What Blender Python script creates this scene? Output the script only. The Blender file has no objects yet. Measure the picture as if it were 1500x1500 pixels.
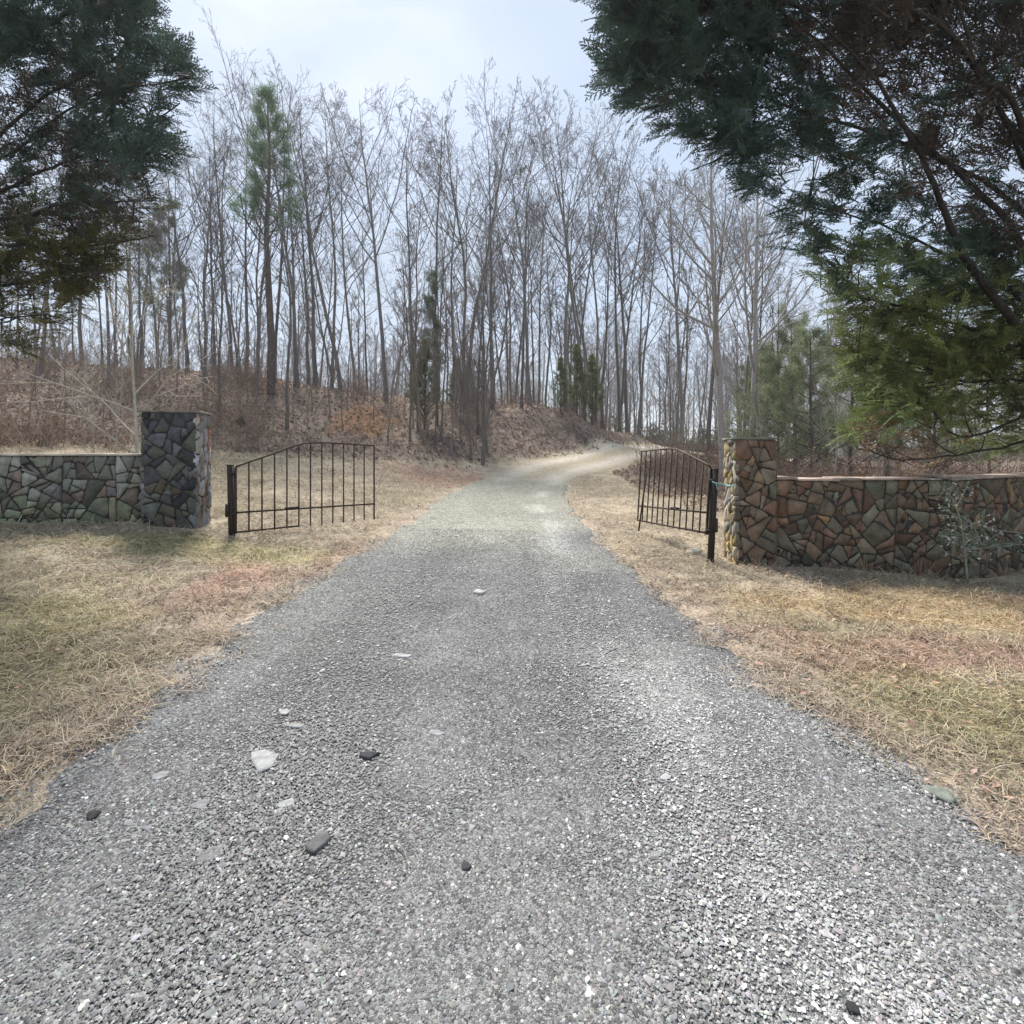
import bpy, math, random
import numpy as np
R_ = math.radians
rng = np.random.default_rng(7)
random.seed(7)
C = bpy.context.scene.collection
EYE = 1.5; F = 800.0; HY = 655.0          # level camera 1.5 m above the drive

def P(px, py, d):                          # a point d metres ahead of the camera
    return np.array([(px-750)/F*d, d, EYE-(py-HY)/F*d])

# ------------------------------------------------------------------ noise
_tab = np.random.default_rng(3).random((256, 256))
def vnoise(x, y, s=1.0, o=0):
    x = np.asarray(x, float)/s+o*17.3+1000; y = np.asarray(y, float)/s+o*7.7+1000
    xi = np.floor(x).astype(int); yi = np.floor(y).astype(int)
    fx = x-xi; fy = y-yi; fx = fx*fx*(3-2*fx); fy = fy*fy*(3-2*fy)
    a = _tab[xi % 256, yi % 256]; b = _tab[(xi+1) % 256, yi % 256]
    c = _tab[xi % 256, (yi+1) % 256]; d = _tab[(xi+1) % 256, (yi+1) % 256]
    return (a*(1-fx)+b*fx)*(1-fy)+(c*(1-fx)+d*fx)*fy
def sstep(a, b, x):
    t = np.clip((x-a)/(b-a), 0, 1); return t*t*(3-2*t)

# ------------------------------------------------------------------ terrain
ctrl = [(-6,-6,.05),(0,-6,0),(6,-6,0),(-6,0,.03),(0,0,0),(6,0,0),(-7,3,.12),(-3.3,3,.03),(0,3,0),(4,3,0),(8,3,-.05),
 (0,5,.05),(-3,5,.18),(3,5,.04),(-4,6.9,.46),(-6.2,6.5,.66),(-9,6,.9),(-2.5,7,.3),(-.5,7,.24),(1.2,6.8,.2),(2.6,6.5,.12),
 (4.3,6.3,0),(5.2,6.4,-.03),(7,7.2,-.1),(11,8,-.2),(0,10,.31),(-3,9,.46),(2.2,8.4,.25),(0,13,.44),(.34,15,.56),(1.06,17,.76),(2.3,19.5,.94),(3.7,22,1.16),(5.9,25,1.45),(8.4,28,1.35),(-1,15,.62),(2.6,13,.4),
 (13,33,.9),(20,40,.6),(0,17.8,.95),(1.2,20.2,1.08),(2.9,22.8,1.32),(5,26,1.6),(3.2,17,.62),(4.5,20,.75),(6.6,23.6,1.08),(9.2,26.6,1.15),(-4.5,12,.83),(-6,12,.98),(-2.4,13,.72),(-6.6,15,1.4),(-8.75,14,1.5),(-9.75,12,1.45),(-12,12,1.5),
 (-3,16,1.1),(-1.2,17.4,1.0),(-9,24,4.1),(-5.7,24,3.75),(-13.5,24,4.65),(-22.5,24,5.2),(-3.4,25,3.2),(-1.4,23,2.3),
 (.6,24,2.8),(3.1,26,2.9),(5.9,29.5,2.1),(2,30,3.1),(8,34,1.4),(6,5.2,-.03),(7.5,5.6,-.15),(9,7,-.25),(6.2,6.6,-.12),(12,44,1.0),(-7.1,19,2.6),(-1.4,19,1.5),(-10,35,3.2),(-10,50,1),(0,45,1),(10,52,.6),(22,50,.2),
 (-30,50,1),(-30,30,5),(-30,10,1.8),(-16,5,1.1),(2.8,15,.6),(2.9,11,.45),(4.4,13,.3),(6.5,18,.4),(6.75,12,.2),(10,15,.1),(9,22,.5),
 (14,25,.4),(14,36,.7),(25,20,.2),(25,0,0),(-16,0,.2),(-3,33,3.3),(20,36,.5)]
cp = np.array(ctrl, float)
def _U(r2): return 0.5*r2*np.log(r2+1e-9)
_n = len(cp)
_d2 = ((cp[:, None, :2]-cp[None, :, :2])**2).sum(-1)
_A = np.zeros((_n+3, _n+3)); _A[:_n, :_n] = _U(_d2)+np.eye(_n)*.05
_A[:_n, _n] = 1; _A[:_n, _n+1:] = cp[:, :2]; _A[_n, :_n] = 1; _A[_n+1:, :_n] = cp[:, :2].T
_w = np.linalg.solve(_A, np.concatenate([cp[:, 2], np.zeros(3)]))
def hgt(x, y):
    x = np.atleast_1d(np.asarray(x, float)); y = np.atleast_1d(np.asarray(y, float)); sh = x.shape
    x = x.ravel(); y = y.ravel(); z = np.zeros_like(x)
    for i in range(0, len(x), 20000):
        a = x[i:i+20000]; b = y[i:i+20000]
        ac = np.clip(a, -32, 27); bc = np.clip(b, -7, 54)
        d2 = (ac[:, None]-cp[None, :, 0])**2+(bc[:, None]-cp[None, :, 1])**2
        z[i:i+20000] = _U(d2)@_w[:_n]+_w[_n]+_w[_n+1]*ac+_w[_n+2]*bc
    far = sstep(0, 40, np.maximum(np.maximum(y-54, -7-y), np.maximum(x-27, -32-x)))
    z = z*(1-far)+.3*far
    rd = road_s(x, y)
    rough = sstep(1.0, 1.8, rd)
    z = z+rough*((vnoise(x, y, 1.1, 1)-.5)*.10+(vnoise(x, y, .35, 2)-.5)*.04)
    z = z+sstep(14, 22, y)*rough*(vnoise(x, y, 2.6, 4)-.5)*.5
    return z.reshape(sh)
def h1(x, y): return float(hgt([x], [y])[0])

# road centre line: x, y, width
RD = np.array([(.15,-6,4.2),(.05,1,3.9),(-.05,2.05,3.8),(-.17,2.9,3.7),(-.33,4.9,3.48),(-.24,7,2.8),(-.22,10,2.6),(.03,13,2.35),(.34,15,2.45),(1.06,17,2.6),
  (2.3,19.5,2.6),(3.7,22,2.6),(5.9,25,2.6),(8.4,28,2.6),(13,33,2.6),(20,40,2.6)], float)
def smooth_line(pts, n):
    pts = np.asarray(pts, float); k = len(pts)
    t = np.linspace(0, k-1, n); i = np.clip(t.astype(int), 0, k-2); f = (t-i)[:, None]
    p0 = pts[np.clip(i-1, 0, k-1)]; p1 = pts[i]; p2 = pts[i+1]; p3 = pts[np.clip(i+2, 0, k-1)]
    return .5*((2*p1)+(-p0+p2)*f+(2*p0-5*p1+4*p2-p3)*f*f+(-p0+3*p1-3*p2+p3)*f**3)
def road_line(n, win=1.6):
    dl = np.concatenate([[0], np.cumsum(np.hypot(np.diff(RD[:, 0]), np.diff(RD[:, 1])))]); u = np.linspace(0, dl[-1], 1200)
    q = np.stack([np.interp(u, dl, RD[:, k]) for k in range(3)], 1); w = int(win/(u[1]-u[0])/2)*2+1
    out = q.copy()
    for i in range(len(q)):
        h = min(w//2, i, len(q)-1-i); out[i] = q[i-h:i+h+1].mean(0)
    return np.stack([np.interp(np.linspace(0, dl[-1], n), u, out[:, k]) for k in range(3)], 1)
RS = road_line(161)
def road_s(x, y):                          # 1 at the edge of the drive
    x = np.asarray(x, float); y = np.asarray(y, float); best = np.full(x.shape, 99.)
    for a, b in zip(RS[:-1:2], RS[2::2]):
        dx, dy = b[0]-a[0], b[1]-a[1]
        t = np.clip(((x-a[0])*dx+(y-a[1])*dy)/(dx*dx+dy*dy), 0, 1)
        d = np.hypot(x-a[0]-t*dx, y-a[1]-t*dy)/((a[2]+(b[2]-a[2])*t)/2)
        best = np.minimum(best, d)
    return best
TOE = np.array([(-30,11),(-12,12.6),(-8.75,14),(-6.6,15),(-3,16.3),(-1.2,17.5),(1.0,20.3),(2.7,22.8),(4.8,26),(7.5,30),(12,36)], float)
def above_toe(x, y): return y-np.interp(x, TOE[:, 0], TOE[:, 1])

# ------------------------------------------------------------------ mesh building
class MB:
    def __init__(s): s.V = []; s.F = []; s.K = []; s.n = 0; s.Cc = []
    def add(s, V, F, col=(1,1,1)):
        V = np.asarray(V, float).reshape(-1, 3); F = np.asarray(F, int)
        s.V.append(V); s.F.append(F+s.n); s.n += len(V)
        col = np.asarray(col, float)
        s.Cc.append(np.broadcast_to(col, (len(V), 3)) if col.ndim < 2 else col)
        return s
    def poly(s, V, faces, col=(1,1,1)):
        for k in set(len(f) for f in faces):
            s.F.append(np.array([f for f in faces if len(f) == k])+s.n)
        V = np.asarray(V, float); s.V.append(V); s.n += len(V)
        s.Cc.append(np.broadcast_to(np.asarray(col, float), (len(V), 3)))
        return s
    def box(s, c, size, col=(1,1,1), M=None):
        v = np.array([(x, y, z) for x in (-.5,.5) for y in (-.5,.5) for z in (-.5,.5)])*size
        if M is not None: v = v@np.asarray(M).T
        return s.poly(v+np.asarray(c), [(0,1,3,2),(4,6,7,5),(0,4,5,1),(2,3,7,6),(0,2,6,4),(1,5,7,3)], col)
    def tube(s, pts, r, S=8, col=(1,1,1), cap=True):
        pts = np.asarray(pts, float); r = np.broadcast_to(np.asarray(r, float), (len(pts),))
        V, Fq = tubes(pts[None], r[None], S)
        s.add(V, Fq, col)
        if cap:
            n = len(pts)*S; b = s.n-n
            s.F.append(np.array([[b+i for i in range(S)][::-1]])); s.F.append(np.array([[b+n-S+i for i in range(S)]]))
        return s
    def bar(s, a, b, w, t=None, col=(1,1,1)):
        a = np.asarray(a, float); b = np.asarray(b, float); d = b-a; L = np.linalg.norm(d); z = d/L
        ref = np.array([0,0,1.]) if abs(z[2]) < .9 else np.array([1,0,0.])
        x = np.cross(ref, z); x /= np.linalg.norm(x); y = np.cross(z, x)
        return s.box((a+b)/2, (w, t or w, L), col, np.stack([x, y, z], 1))
    def build(s, name, m, parent=None, smooth=False, origin=None):
        V = np.concatenate(s.V); cols = np.concatenate(s.Cc)
        if parent is not None and origin is None: origin = np.array(parent.location)
        if origin is not None: V = V-np.asarray(origin, float)
        me = bpy.data.meshes.new(name)
        me.vertices.add(len(V)); me.vertices.foreach_set('co', V.astype(np.float32).ravel())
        tot = np.concatenate([np.full(len(f), f.shape[1], int) for f in s.F])
        li = np.concatenate([f.ravel() for f in s.F])
        me.loops.add(len(li)); me.loops.foreach_set('vertex_index', li.astype(np.int32))
        me.polygons.add(len(tot)); st = np.concatenate([[0], np.cumsum(tot)[:-1]])
        me.polygons.foreach_set('loop_start', st.astype(np.int32)); me.polygons.foreach_set('loop_total', tot.astype(np.int32))
        if smooth: me.polygons.foreach_set('use_smooth', np.ones(len(tot), bool))
        at = me.color_attributes.new('Col', 'FLOAT_COLOR', 'POINT')
        at.data.foreach_set('color', np.concatenate([cols, np.ones((len(cols), 1))], 1).astype(np.float32).ravel())
        me.update(calc_edges=True); me.materials.append(m)
        o = bpy.data.objects.new(name, me); C.objects.link(o)
        if parent is not None: o.parent = parent
        elif origin is not None: o.location = origin
        return o

def nrm(v): return v/(np.linalg.norm(v, axis=-1, keepdims=True)+1e-12)
def tubes(Pt, Rr, S):
    B, K, _ = Pt.shape
    T = nrm(np.gradient(Pt, axis=1)) if K > 2 else nrm(np.repeat((Pt[:, 1:]-Pt[:, :1]), 2, axis=1))
    m = nrm(T.mean(1)); ref = np.where(np.abs(m[:, 2:3]) > .8, np.array([[1., 0, 0]]), np.array([[0, 0, 1.]]))
    n1 = nrm(np.cross(T, ref[:, None, :])); n2 = np.cross(T, n1)
    a = np.arange(S)/S*2*np.pi
    V = Pt[:, :, None]+Rr[:, :, None, None]*(np.cos(a)[None, None, :, None]*n1[:, :, None]+np.sin(a)[None, None, :, None]*n2[:, :, None])
    idx = np.arange(B*K*S).reshape(B, K, S); nx = np.roll(idx, -1, axis=2)
    Fq = np.stack([idx[:, :-1], nx[:, :-1], nx[:, 1:], idx[:, 1:]], -1).reshape(-1, 4)
    return V.reshape(-1, 3), Fq

def tag(o, label=None, cat=None, group=None, kind=None):
    if label: o['label'] = label
    if cat: o['category'] = cat
    if group: o['group'] = group
    if kind: o['kind'] = kind
    return o
def empty(name, loc, rz=0):
    o = bpy.data.objects.new(name, None); C.objects.link(o); o.location = loc; o.rotation_euler = (0, 0, rz); o.empty_display_size = .2
    return o
def copy_tree(o, parent=None):
    c = o.copy(); C.objects.link(c); c.parent = parent
    for ch in [k for k in CH.get(o.name, [])]: copy_tree(ch, c)
    return c
CH = {}

# ------------------------------------------------------------------ materials
def mat(name, rough=.85, ns=8, na=.35, bump=.3, bs=None, tint=(1,1,1), trans=0, spec=.25, metal=0, bd=.02):
    m = bpy.data.materials.new(name); m.use_nodes = True; nt = m.node_tree; N = nt.nodes; L = nt.links
    b = N['Principled BSDF']; b.inputs['Roughness'].default_value = rough; b.inputs['Metallic'].default_value = metal
    b.inputs['Specular IOR Level'].default_value = spec
    at = N.new('ShaderNodeAttribute'); at.attribute_name = 'Col'
    tc = N.new('ShaderNodeTexCoord')
    nz = N.new('ShaderNodeTexNoise'); nz.inputs['Scale'].default_value = ns; nz.inputs['Detail'].default_value = 6; nz.inputs['Roughness'].default_value = .65
    L.new(tc.outputs['Object'], nz.inputs['Vector'])
    mr = N.new('ShaderNodeMapRange'); mr.inputs['From Min'].default_value = .3; mr.inputs['From Max'].default_value = .7
    mr.inputs['To Min'].default_value = 1-na; mr.inputs['To Max'].default_value = 1+na
    L.new(nz.outputs['Fac'], mr.inputs['Value'])
    mx = N.new('ShaderNodeVectorMath'); mx.operation = 'MULTIPLY'; L.new(at.outputs['Color'], mx.inputs[0]); mx.inputs[1].default_value = tint
    sc = N.new('ShaderNodeVectorMath'); sc.operation = 'SCALE'; L.new(mx.outputs[0], sc.inputs[0]); L.new(mr.outputs[0], sc.inputs['Scale'])
    L.new(sc.outputs[0], b.inputs['Base Color'])
    if bump:
        n2 = N.new('ShaderNodeTexNoise'); n2.inputs['Scale'].default_value = bs or ns*4; n2.inputs['Detail'].default_value = 5
        L.new(tc.outputs['Object'], n2.inputs['Vector'])
        bp = N.new('ShaderNodeBump'); bp.inputs['Strength'].default_value = bump; bp.inputs['Distance'].default_value = bd
        L.new(n2.outputs['Fac'], bp.inputs['Height']); L.new(bp.outputs[0], b.inputs['Normal'])
    if trans:
        t = N.new('ShaderNodeBsdfTranslucent'); L.new(sc.outputs[0], t.inputs['Color'])
        ms = N.new('ShaderNodeMixShader'); ms.inputs[0].default_value = trans
        L.new(b.outputs[0], ms.inputs[1]); L.new(t.outputs[0], ms.inputs[2]); L.new(ms.outputs[0], N['Material Output'].inputs['Surface'])
    return m
M_bark = mat('bark', .9, 14, .35, .6, 30)
M_twig = mat('twig', .85, 3, .2, 0)
M_leaf = mat('foliage', .6, 2.2, .3, 0, trans=.25, spec=.3)
M_stone = mat('field_stone', .8, 9, .42, .7, 26, bd=.015)
M_mortar = mat('mortar', .95, 20, .3, .6, 60)
M_iron = mat('rusty_iron', .7, 30, .45, .4, 120, spec=.4, bd=.004)
M_grass = mat('dry_grass', .8, 1.2, .12, 0, trans=.2)
M_rock = mat('rock', .85, 18, .35, .6, 50, bd=.01)
M_chip = mat('gravel_chip', .75, 60, .2, 0, spec=.4)
M_strap = mat('strap', .6, 10, .1, 0)

# ground material
def ground_mat():
    m = bpy.data.materials.new('verge_ground'); m.use_nodes = True; nt = m.node_tree; N = nt.nodes; L = nt.links
    b = N['Principled BSDF']; b.inputs['Roughness'].default_value = .95; b.inputs['Specular IOR Level'].default_value = .1
    at = N.new('ShaderNodeAttribute'); at.attribute_name = 'Col'; g = N.new('ShaderNodeNewGeometry')
    def noise(s, d=6, r=.6):
        n = N.new('ShaderNodeTexNoise'); n.inputs['Scale'].default_value = s; n.inputs['Detail'].default_value = d; n.inputs['Roughness'].default_value = r
        L.new(g.outputs['Position'], n.inputs['Vector']); return n
    def mr(src, a, c, lo, hi):
        k = N.new('ShaderNodeMapRange'); k.inputs[1].default_value = a; k.inputs[2].default_value = c; k.inputs[3].default_value = lo; k.inputs[4].default_value = hi
        L.new(src, k.inputs[0]); return k.outputs[0]
    n1 = noise(26, 8, .75); n2 = noise(3.2, 5)
    f1 = mr(n1.outputs['Fac'], .3, .72, .4, 1.6); f2 = mr(n2.outputs['Fac'], .3, .7, .75, 1.25)
    mu = N.new('ShaderNodeMath'); mu.operation = 'MULTIPLY'; L.new(f1, mu.inputs[0]); L.new(f2, mu.inputs[1])
    sc = N.new('ShaderNodeVectorMath'); sc.operation = 'SCALE'; L.new(at.outputs['Color'], sc.inputs[0]); L.new(mu.outputs[0], sc.inputs['Scale'])
    L.new(sc.outputs[0], b.inputs['Base Color'])
    bp = N.new('ShaderNodeBump'); bp.inputs['Strength'].default_value = .9; bp.inputs['Distance'].default_value = .03
    L.new(n1.outputs['Fac'], bp.inputs['Height']); L.new(bp.outputs[0], b.inputs['Normal'])
    return m
M_ground = ground_mat()

def road_mat():
    m = bpy.data.materials.new('gravel_drive'); m.use_nodes = True; nt = m.node_tree; N = nt.nodes; L = nt.links
    b = N['Principled BSDF']; b.inputs['Roughness'].default_value = .9; b.inputs['Specular IOR Level'].default_value = .2
    at = N.new('ShaderNodeAttribute'); at.attribute_name = 'Col'; g = N.new('ShaderNodeNewGeometry')
    v = N.new('ShaderNodeTexVoronoi'); v.inputs['Scale'].default_value = 210; v.inputs['Randomness'].default_value = 1
    v2 = N.new('ShaderNodeTexVoronoi'); v2.inputs['Scale'].default_value = 60
    n = N.new('ShaderNodeTexNoise'); n.inputs['Scale'].default_value = 9; n.inputs['Detail'].default_value = 8; n.inputs['Roughness'].default_value = .75
    for t in (v, v2, n): L.new(g.outputs['Position'], t.inputs['Vector'])
    def ramp(src, pts):
        r = N.new('ShaderNodeValToRGB'); e = r.color_ramp.elements
        e[0].position = pts[0][0]; e[0].color = (pts[0][1],)*3+(1,); e[1].position = pts[-1][0]; e[1].color = (pts[-1][1],)*3+(1,)
        for p, c in pts[1:-1]: x = e.new(p); x.color = (c,)*3+(1,)
        L.new(src, r.inputs[0]); return r.outputs[0]
    s1 = N.new('ShaderNodeSeparateColor'); L.new(v.outputs['Color'], s1.inputs[0])
    s2 = N.new('ShaderNodeSeparateColor'); L.new(v2.outputs['Color'], s2.inputs[0])
    a = ramp(s1.outputs[0], [(0, .5), (.45, .8), (.8, 1.05), (1, 1.5)])
    c = ramp(s2.outputs[1], [(0, .5), (.5, .95), (1, 1.5)])
    e = ramp(v.outputs['Distance'], [(0, 1.08), (.35, 1), (.75, .7)])
    f = ramp(n.outputs['Fac'], [(.3, .72), (.7, 1.28)])
    cur = at.outputs['Color']
    for q in (a, c, e, f):
        mm = N.new('ShaderNodeVectorMath'); mm.operation = 'MULTIPLY'; L.new(cur, mm.inputs[0]); L.new(q, mm.inputs[1]); cur = mm.outputs[0]
    L.new(cur, b.inputs['Base Color'])
    bp = N.new('ShaderNodeBump'); bp.inputs['Strength'].default_value = .8; bp.inputs['Distance'].default_value = .006; bp.invert = True
    L.new(v.outputs['Distance'], bp.inputs['Height']); L.new(bp.outputs[0], b.inputs['Normal'])
    return m
M_road = road_mat()

# ------------------------------------------------------------------ ground sheet
STRAW = np.array([.42,.352,.26]); OLIVE = np.array([.31,.28,.11]); PINK = np.array([.45,.30,.23]); SOIL = np.array([.29,.235,.18])
LITTER = np.array([.26,.205,.165]); GOLD = np.array([.47,.31,.14])
def blob(x, y, cx, cy, rx, ry, s=.5):
    d = np.hypot((x-cx)/rx, (y-cy)/ry)+(vnoise(x, y, .4, 9)-.5)*.9
    return 1-sstep(1-s, 1+s*.5, d)
def verge_col(x, y):
    x = np.asarray(x, float); y = np.asarray(y, float)
    n = vnoise(x, y, .8, 5)[..., None]; n2 = vnoise(x, y, 2.3, 6)[..., None]
    c = STRAW*(.78+.5*n)
    c = c*(1-.2*sstep(.5, .9, n2))+OLIVE*.2*sstep(.5, .9, n2)
    def mixin(c, w, col): w = w[..., None]; return c*(1-w)+col*w
    c = mixin(c, .5*blob(x, y, -3.2, 6.2, 1.8, .45), OLIVE*1.25)          # greener by the left pillar
    c = mixin(c, .4*blob(x, y, -3.6, 4.3, .8, .5), OLIVE*1.1)
    c = mixin(c, .9*blob(x, y, -2.5, 5.0, .75, .8), PINK)
    c = mixin(c, .7*blob(x, y, -1.95, 6.0, .3, .9), PINK)
    c = mixin(c, .75*blob(x, y, -1.7, 14.5, 1.6, 2.0), PINK*.9)
    c = mixin(c, .45*blob(x, y, 3.9, 5.0, 2.2, .7), GOLD)
    c = mixin(c, .75*blob(x, y, 3.2, 3.9, 1.6, .5), PINK*.85)
    c = mixin(c, .55*blob(x, y, 3.1, 2.9, 1.6, .7), OLIVE*.75+STRAW*.15)
    c = mixin(c, .45*blob(x, y, -3.2, 3.2, 1.3, .8), OLIVE*.7+STRAW*.35)
    rs = road_s(x, y)
    c = mixin(c, (1-sstep(1.0, 1.35, rs+(n[..., 0]-.5)*.35))*(y < 12), SOIL*1.25+STRAW*.15)
    at = above_toe(x, y)+(n2[..., 0]-.5)*1.5
    w = sstep(-.6, .6, at)*(x < 12)
    c = mixin(c, w, LITTER*(.8+.5*n))
    c = mixin(c, .7*blob(x, y, -5.2, 19.5, 1.3, 2.0), np.array([.34,.17,.07]))
    r = sstep(3.0, 4.2, x+(n2[..., 0]-.5))*sstep(8.5, 10, y)
    c = mixin(c, r*(1-(rs < 1.3)), LITTER*(.9+.5*n))
    return c
def axis(lo, hi, step, lim):
    a = list(np.arange(lo, hi+1e-6, step)); s = step; b = []
    v = a[-1]
    while v < lim: s *= 1.22; v += s; b.append(v)
    s = step; v = a[0]; c = []
    while v > -lim: s *= 1.22; v -= s; c.append(v)
    return np.array(c[::-1]+a+b)
gx = axis(-14, 13, .13, 700); gy = axis(-3, 32, .13, 700)
X, Y = np.meshgrid(gx, gy, indexing='ij')
Z = hgt(X, Y)
rs = road_s(X, Y); Z = Z-.03*(1-sstep(.75, .95, rs))
nx, ny = X.shape; idx = np.arange(nx*ny).reshape(nx, ny)
Fq = np.stack([idx[:-1, :-1], idx[1:, :-1], idx[1:, 1:], idx[:-1, 1:]], -1).reshape(-1, 4)
MB().add(np.stack([X, Y, Z], -1), Fq, verge_col(X, Y).reshape(-1, 3)).build('ground', M_ground, smooth=True)['kind'] = 'structure'
bpy.data.objects['ground']['label'] = 'dry grass verges and leaf covered bank around the gravel drive'

# drive sheet
ns = 760; RSf = road_line(ns); tt = np.gradient(RSf[:, :2], axis=0); tt = nrm(tt); nn = np.stack([tt[:, 1], -tt[:, 0]], 1)
U = np.linspace(-1.12, 1.12, 60)
RX = RSf[:, None, 0]+nn[:, None, 0]*U[None, :]*RSf[:, None, 2]/2; RY = RSf[:, None, 1]+nn[:, None, 1]*U[None, :]*RSf[:, None, 2]/2
edge = np.abs(U)[None, :]+(vnoise(RX, RY, .35, 11)-.5)*.15+(vnoise(RX, RY, .12, 12)-.5)*.1
RZ = hgt(RX, RY)+.018-.09*sstep(.97, 1.12, edge)-.005*np.exp(-((U[None]-.45)/.2)**2)-.005*np.exp(-((U[None]+.45)/.2)**2)+(vnoise(RX, RY, .25, 13)-.5)*.004
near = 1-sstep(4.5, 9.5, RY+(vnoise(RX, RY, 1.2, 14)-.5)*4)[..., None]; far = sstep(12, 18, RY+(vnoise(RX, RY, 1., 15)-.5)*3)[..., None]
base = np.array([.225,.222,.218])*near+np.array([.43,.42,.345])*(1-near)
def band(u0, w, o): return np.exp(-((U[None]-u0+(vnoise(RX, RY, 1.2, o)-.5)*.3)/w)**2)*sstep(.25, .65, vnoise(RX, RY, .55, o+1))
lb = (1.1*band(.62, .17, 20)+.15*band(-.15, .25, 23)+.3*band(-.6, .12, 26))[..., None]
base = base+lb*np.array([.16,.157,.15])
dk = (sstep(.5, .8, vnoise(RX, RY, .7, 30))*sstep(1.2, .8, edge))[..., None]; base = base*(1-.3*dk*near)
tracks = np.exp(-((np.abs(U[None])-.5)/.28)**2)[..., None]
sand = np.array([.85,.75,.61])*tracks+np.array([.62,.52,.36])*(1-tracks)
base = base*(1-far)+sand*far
idx = np.arange(RX.size).reshape(RX.shape)
Fq = np.stack([idx[:-1, :-1], idx[:-1, 1:], idx[1:, 1:], idx[1:, :-1]], -1).reshape(-1, 4)
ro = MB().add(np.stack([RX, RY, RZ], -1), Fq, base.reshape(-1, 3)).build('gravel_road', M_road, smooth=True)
ro['kind'] = 'structure'; ro['label'] = 'grey gravel drive running through the open gates'
def road_z(x, y): return hgt(x, y)+.018

# ------------------------------------------------------------------ loose gravel chips
def chips(n, dmin, dmax):
    u = rng.random(n); d = dmin*(dmax/dmin)**(u**.8)
    px = rng.uniform(-350, 1850, n); x = (px-750)/F*d; y = d
    s = road_s(x, y); n1 = vnoise(x, y, .35, 11)
    keep = (s < 1.0+(n1-.5)*.3+rng.exponential(.05, n))
    dens = .72+.28*sstep(.45, .9, s)+.2*(vnoise(x, y, .3, 40) > .5)
    xc = np.interp(y, RS[:, 1], RS[:, 0]); hw = np.interp(y, RS[:, 1], RS[:, 2])/2; uu = (x-xc)/hw+(vnoise(x, y, .9, 20)-.5)*.3
    bandm = np.exp(-((uu-.6)/.2)**2)*(.3+.7*sstep(.25, .6, vnoise(x, y, .5, 21)))
    keep &= rng.random(n) < dens*(1-.8*bandm)
    x = x[keep]; y = y[keep]; k = len(x)
    sz = rng.gamma(2.3, .0010, k)+.0018; sz *= 1+.09*np.maximum(y-1.8, 0)
    t = np.array([(1,0,-.2),(.2,.9,.0),(-.8,.5,-.1),(-.7,-.6,.1),(.4,-.9,-.1),(.1,.05,.75),(.35,.3,.6)])
    Fc = np.array([(0,1,6),(1,2,5),(1,5,6),(2,3,5),(3,4,5),(4,0,6),(4,6,5)])
    V = np.repeat(t[None], k, 0)*(1+.5*rng.standard_normal((k, 7, 3))*.5)
    V[..., 0] *= rng.uniform(.8, 1.5, k)[:, None]; V[..., 2] *= rng.uniform(.35, .8, k)[:, None]
    a = rng.uniform(0, 6.28, k); ca, sa = np.cos(a)[:, None], np.sin(a)[:, None]
    vx = V[..., 0]*ca-V[..., 1]*sa; vy = V[..., 0]*sa+V[..., 1]*ca
    tx = rng.normal(0, .3, k)[:, None]
    V = np.stack([vx, vy, V[..., 2]+vx*tx], -1)*sz[:, None, None]
    V += np.stack([x, y, road_z(x, y)+sz*.1], -1)[:, None]
    g = rng.random(k); lum = (.06+.22*g+.22*(g > .93)*rng.random(k))*(1.06+1.1*bandm[keep])
    col = lum[:, None]*np.array([1.01, 1, .98])*(1+.04*rng.standard_normal((k, 3)))
    return V.reshape(-1, 3), (Fc[None]+(np.arange(k)*7)[:, None, None]).reshape(-1, 3), np.repeat(np.clip(col, .02, .8), 7, 0)
V, Fc, cc = chips(620000, 1.15, 8)
tag(MB().add(V, Fc, cc).build('gravel', M_chip), 'loose grey gravel chips scattered over the drive', 'gravel', kind='stuff')

# ------------------------------------------------------------------ grass
def ribbons(x, y, z, length, width, az, el0, curl, col, K=4):
    n = len(x); p = np.stack([x, y, z], -1); pts = [p]; el = el0.copy(); a = az.copy()
    for k in range(K-1):
        st = (length/(K-1))[:, None]*np.stack([np.cos(el)*np.cos(a), np.cos(el)*np.sin(a), np.sin(el)], -1)
        p = p+st; pts.append(p); el = el-curl; a = a+rng.normal(0, .25, n)
    Pt = np.stack(pts, 1)
    side = np.stack([-np.sin(az), np.cos(az), rng.normal(0, .3, n)], -1)
    wv = width[:, None]*np.linspace(1, .25, K)[None]
    V = np.stack([Pt-side[:, None]*wv[..., None], Pt+side[:, None]*wv[..., None]], 2)
    idx = np.arange(n*K*2).reshape(n, K, 2)
    Fq = np.stack([idx[:, :-1, 0], idx[:, :-1, 1], idx[:, 1:, 1], idx[:, 1:, 0]], -1).reshape(-1, 4)
    return V.reshape(-1, 3), Fq, np.repeat(col, K*2, 0)
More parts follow.
